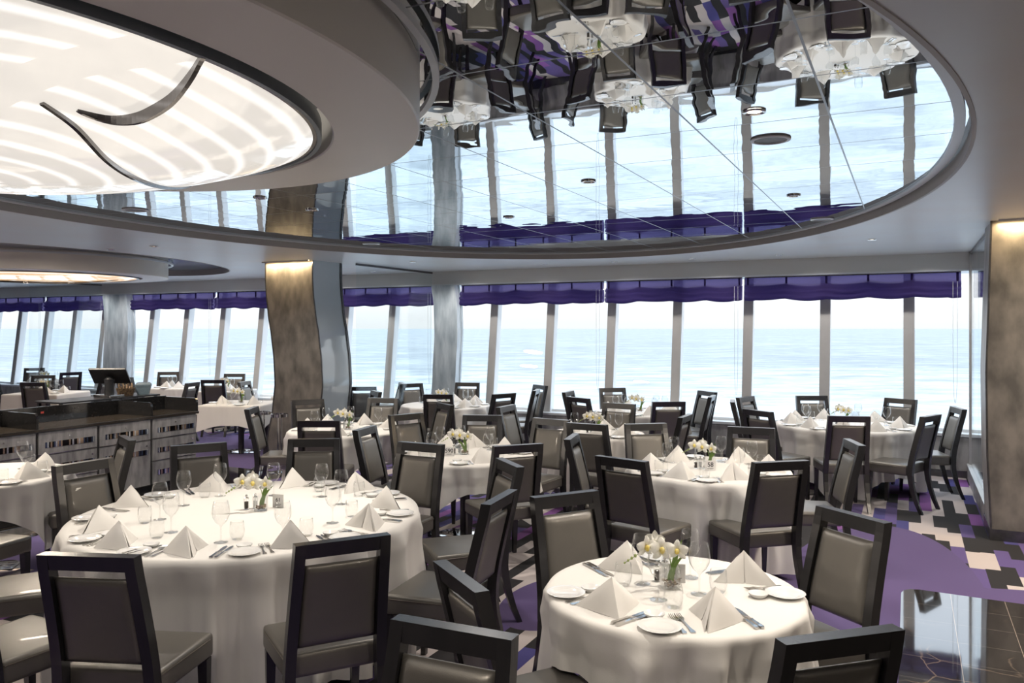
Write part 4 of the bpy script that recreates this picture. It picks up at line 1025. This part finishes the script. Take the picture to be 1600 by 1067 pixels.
bm = bmesh.new(); loft(bm, [[(-a, -b, z), (a, -b, z), (a, b, z), (-a, b, z)] for a, b, z in ((.088, .068, .1005), (.09, .07, .125), (.07, .055, .15))]); bobj('lid', bm, M['bluegrey'], root)
x, y = W(PF-.80, QE-.62)
bm = bmesh.new(); add_box(bm, -.15, .15, -.1, .1, 0, .03, .004)
o = bobj('cutlery_tray', bm, M['steel']); o.location = (x, y, 1.0655); o.rotation_euler = (0, 0, ROT); tag(o, 'shallow metal cutlery tray beside the touch screen', 'tray')

# ------------------------------------------------------------------ wine cooler stand beside the curved column
def stand(label, x, y):
    root = empty('wine_cooler_stand', (x, y, 0)); tag(root, label, 'stand')
    bm = bmesh.new(); add_lathe(bm, [(0, 0), (.14, 0), (.14, .01), (.03, .03), (0, .03)], 28); autosmooth(bobj('base', bm, M['chrome'], root), 40)
    bm = bmesh.new(); add_tube(bm, [(-.022, 0, .03), (-.022, 0, .75)], .009, 8); add_tube(bm, [(.022, 0, .03), (.022, 0, .75)], .009, 8); bobj('pole', bm, M['chrome'], root)
    bm = bmesh.new()
    add_lathe(bm, [(.105, .735), (.112, .735), (.112, .775), (.105, .775), (.105, .735)], 32); autosmooth(bobj('ring', bm, M['chrome'], root), 40)
stand('chrome wine cooler stand in front of the curved column', -3.06, 10.45)
stand('chrome wine cooler stand left of the curved column, behind a chair', -3.38, 10.75)

# ------------------------------------------------------------------ ceiling fixtures
def downlight(label, x, y, z, r=.045, lamp=True):
    root = empty('downlight', (x, y, z)); tag(root, label, 'ceiling light', 'recessed downlights')
    bm = bmesh.new(); add_lathe(bm, [(r*.62, -.001), (r, -.001), (r, -.006), (r*.9, -.009), (r*.66, -.006), (r*.62, -.001)], 24); autosmooth(bobj('trim_ring', bm, M['steel'], root), 40)
    bm = bmesh.new(); add_lathe(bm, [(0, -.0025), (r*.62, -.0025)], 20); bobj('lamp', bm, M['lamp'] if lamp else M['darkmetal'], root)
def wz(px, py, z): Y = (z-1.9)*1240/(513-py); return (px-800)/1240*Y, Y
DL = [(75, 373.6), (172, 388.6), (238, 384), (645, 408.6), (583, 424), (850, 412.6), (960, 408.7), (1082, 403.7), (1362, 374), (1217, 398)]
for i, (a, b) in enumerate([(-8.0, 8.62), (-4.88, 9.66), (-4.2, 9.3), (-1.43, 11.44), (-2.35, 13.45), (.48, 11.9), (1.48, 11.47), (2.49, 10.95), (3.9, 8.6), (3.5, 10.4)]):
    wh = ('at far left under the drum light', 'left of the big oval, nearer the drum', 'left of the big oval, nearer the column', 'right of the curved column', 'behind the curved column', 'near the middle windows, leftmost', 'near the middle windows, second', 'near the middle windows, third', 'right of the big oval', 'above the right window table')[i]
    downlight('small round recessed downlight ' + wh, a, b, CEIL, .05, True)
MD = [(1.16, 3.80, 'glowing, nearest in the mirror ceiling'), (.54, 5.6, 'left one in the middle of the mirror'), (-.03, 7.4, 'farther left in the mirror ceiling'), (2.2, 6.2, 'right one low in the mirror'), (-1.75, 6.95, 'in the mirror above the curved column'), (-2.0, 6.3, 'in the mirror left of the column reflection')]
for a, b, w in MD: downlight('small round downlight ' + w, a, b, MIR-.001, .055, 'glowing' in w)
for a, b, w in ((1.42, 4.36, 'biggest, among the window reflections'), (2.95, 7.55, 'near the right rim'), (-1.73, 9.75, 'near the front rim above the column'), (-3.3, 6.95, 'at left under the dome light')):
    root = empty('ceiling_speaker', (a, b, MIR-.001)); tag(root, 'round grey speaker grille in the mirror ceiling, ' + w, 'speaker', 'speakers in the mirror ceiling')
    bm = bmesh.new(); add_lathe(bm, [(.085, -.001), (.108, -.001), (.106, -.008), (.088, -.010), (.085, -.001)], 32); autosmooth(bobj('trim_ring', bm, M['white'], root), 40)
    bm = bmesh.new(); add_lathe(bm, [(0, -.004), (.0855, -.004)], 28); bobj('grille', bm, M['grille'], root)

# ------------------------------------------------------------------ lamps over the tables
def spot(x, y, e, ang=62, col=(1, .90, .77), z=MIR-.02, r=.03, blend=.5, tx=None, ty=None):
    l = bpy.data.lights.new('table_spot', 'SPOT'); l.energy = e; l.color = col; l.spot_size = math.radians(ang); l.spot_blend = blend; l.shadow_soft_size = r
    o = bpy.data.objects.new('table_spot', l); COL.objects.link(o); o.location = (x, y, z)
    d = Vector(((tx if tx is not None else x)-x, (ty if ty is not None else y)-y, .7-z)); o.rotation_euler = d.to_track_quat('-Z', 'Y').to_euler()
SP = 1.5
spot(-1.15, 5.35, 70*SP, 62, z=2.66, tx=-1.55, ty=4.95)
spot(-2.3, 4.2, 25*SP, 70, z=2.60, tx=-2.0, ty=4.4)
spot(.95, 3.6, 62*SP, 60, tx=.75, ty=3.5)
for t, e in (('T4', 60), ('T5', 60), ('T6', 55), ('T8', 60), ('T3', 30), ('T7', 25), ('T9', 30)):
    x, y, R = TB[t]; spot(x+.2, y-.15, e*SP, 70, z=(MIR if t in ('T4', 'T5', 'T8') else CEIL)-.02, tx=x, ty=y)
spot(-4.0, 6.1, 60*SP, 65, z=CEIL-.02)
spot(-4.2, 12.1, 40*SP, 70, z=CEIL-.02)
spot(-7.5, 14.2, 60*SP, 90, z=CEIL-.02); spot(-5.4, 14.8, 40*SP, 80, z=CEIL-.02)
for i in range(14):       # downlights that wash the wall above the windows
    p = 1.6 - 1.35*i; x, y = W(p, WQ-.55); x2, y2 = W(p, WQ-.55)
    spot(x, y, 34, 150, (1, .94, .88), CEIL-.02, .05, .6, x2, y2)
for x, y in ((2.9, 8.2), (-.3, 9.8), (3.3, 4.9), (-3.6, 7.6), (-2.9, 9.9), (5.0, 8.0), (1.6, 4.6), (-.2, 5.6)): spot(x, y, 60, 140, (1, .92, .84), CEIL-.02, .05, .5)
for x, y, e in ((-.7, 1.3, 60), (.9, 2.0, 45), (-3.0, 2.4, 40), (2.6, 3.2, 45)): spot(x, y, e, 130, (1, .88, .74), CEIL-.2, .06, .6)
# fill lamps added under the ceiling to brighten the sides of the room
for i, (x, y) in enumerate(((4.6, 3.4), (4.9, 5.6), (-5.5, 4.5), (-7.0, 7.5), (-5.2, 8.8))):
    l = bpy.data.lights.new('added_area_fill', 'AREA'); l.shape = 'DISK'; l.size = .5; l.energy = 60; l.color = (1, .86, .70)
    o = bpy.data.objects.new('added_area_fill', l); COL.objects.link(o); o.location = (x, y, CEIL-.03)

for i, (x, y, e) in enumerate(((.5, -1.5, 12), (4.5, -2.2, 20), (-10.0, 4.0, 90))):   # unseen point lights added to brighten the ceiling and room
    l = bpy.data.lights.new('added_point_fill', 'POINT'); l.energy = e; l.shadow_soft_size = .25; l.color = (1, .90, .78)
    o = bpy.data.objects.new('added_point_fill', l); COL.objects.link(o); o.location = (x, y, 1.9)

# ------------------------------------------------------------------ sea and sky
bm = bmesh.new()
v = [bm.verts.new(c) for c in ((-9000, 15, 0), (9000, 15, 0), (30000, 30000, 0), (-30000, 30000, 0))]
o = bobj('sea', bm if bm.faces.new(v) else bm, M['sea']); o.location = (0, 0, -16); o['kind'] = 'stuff'; o['label'] = 'pale blue open sea with foam'; o['category'] = 'sea'
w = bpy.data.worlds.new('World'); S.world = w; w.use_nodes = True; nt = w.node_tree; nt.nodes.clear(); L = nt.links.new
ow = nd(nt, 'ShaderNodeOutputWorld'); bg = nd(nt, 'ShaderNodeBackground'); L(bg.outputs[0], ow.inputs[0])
tc = nd(nt, 'ShaderNodeTexCoord'); sp = nd(nt, 'ShaderNodeSeparateXYZ'); L(tc.outputs['Generated'], sp.inputs[0])
# overcast sky: three times as bright overhead as at the horizon
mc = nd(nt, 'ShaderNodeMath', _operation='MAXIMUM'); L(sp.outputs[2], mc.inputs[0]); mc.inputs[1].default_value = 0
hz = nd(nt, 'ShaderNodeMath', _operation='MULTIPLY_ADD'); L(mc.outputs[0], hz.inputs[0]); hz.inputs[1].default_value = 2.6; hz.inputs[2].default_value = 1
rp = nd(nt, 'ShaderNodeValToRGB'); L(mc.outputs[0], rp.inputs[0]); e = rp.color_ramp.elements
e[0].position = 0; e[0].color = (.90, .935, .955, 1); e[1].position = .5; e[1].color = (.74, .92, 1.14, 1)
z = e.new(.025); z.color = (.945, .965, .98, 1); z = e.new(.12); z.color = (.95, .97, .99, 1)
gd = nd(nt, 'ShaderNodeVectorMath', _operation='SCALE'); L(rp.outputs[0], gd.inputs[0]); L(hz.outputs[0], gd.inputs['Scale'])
mp = nd(nt, 'ShaderNodeMapping'); mp.inputs['Scale'].default_value = (1, 1, 7); L(tc.outputs['Generated'], mp.inputs[0])
nz = nd(nt, 'ShaderNodeTexNoise'); nz.inputs['Scale'].default_value = 2.2; nz.inputs['Detail'].default_value = 5; L(mp.outputs[0], nz.inputs['Vector'])
mr = nd(nt, 'ShaderNodeMapRange'); L(nz.outputs[0], mr.inputs[0]); mr.inputs[1].default_value = .3; mr.inputs[2].default_value = .7; mr.inputs[3].default_value = .93; mr.inputs[4].default_value = 1.06
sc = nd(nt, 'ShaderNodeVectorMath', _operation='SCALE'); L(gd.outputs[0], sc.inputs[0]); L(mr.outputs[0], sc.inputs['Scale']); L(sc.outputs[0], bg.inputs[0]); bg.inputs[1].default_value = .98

# ------------------------------------------------------------------ camera
cam = bpy.data.cameras.new('camera'); co = bpy.data.objects.new('camera', cam); COL.objects.link(co)
cam.sensor_width = 36; cam.lens = 36*1240/1600; cam.shift_y = -20.5/1600; cam.clip_end = 60000
co.location = (0, 0, 1.9); co.rotation_euler = (PI/2, 0, 0); S.camera = co
vs = S.view_settings; vs.view_transform = 'Standard'; vs.look = 'None'; vs.gamma = 1; vs.use_curve_mapping = False; vs.exposure = 0.2
cy = S.cycles; cy.use_denoising = True; cy.max_bounces = 10; cy.transparent_max_bounces = 24; cy.diffuse_bounces = 4; cy.glossy_bounces = 5; cy.sample_clamp_indirect = 4
cy.caustics_reflective = False; cy.caustics_refractive = False
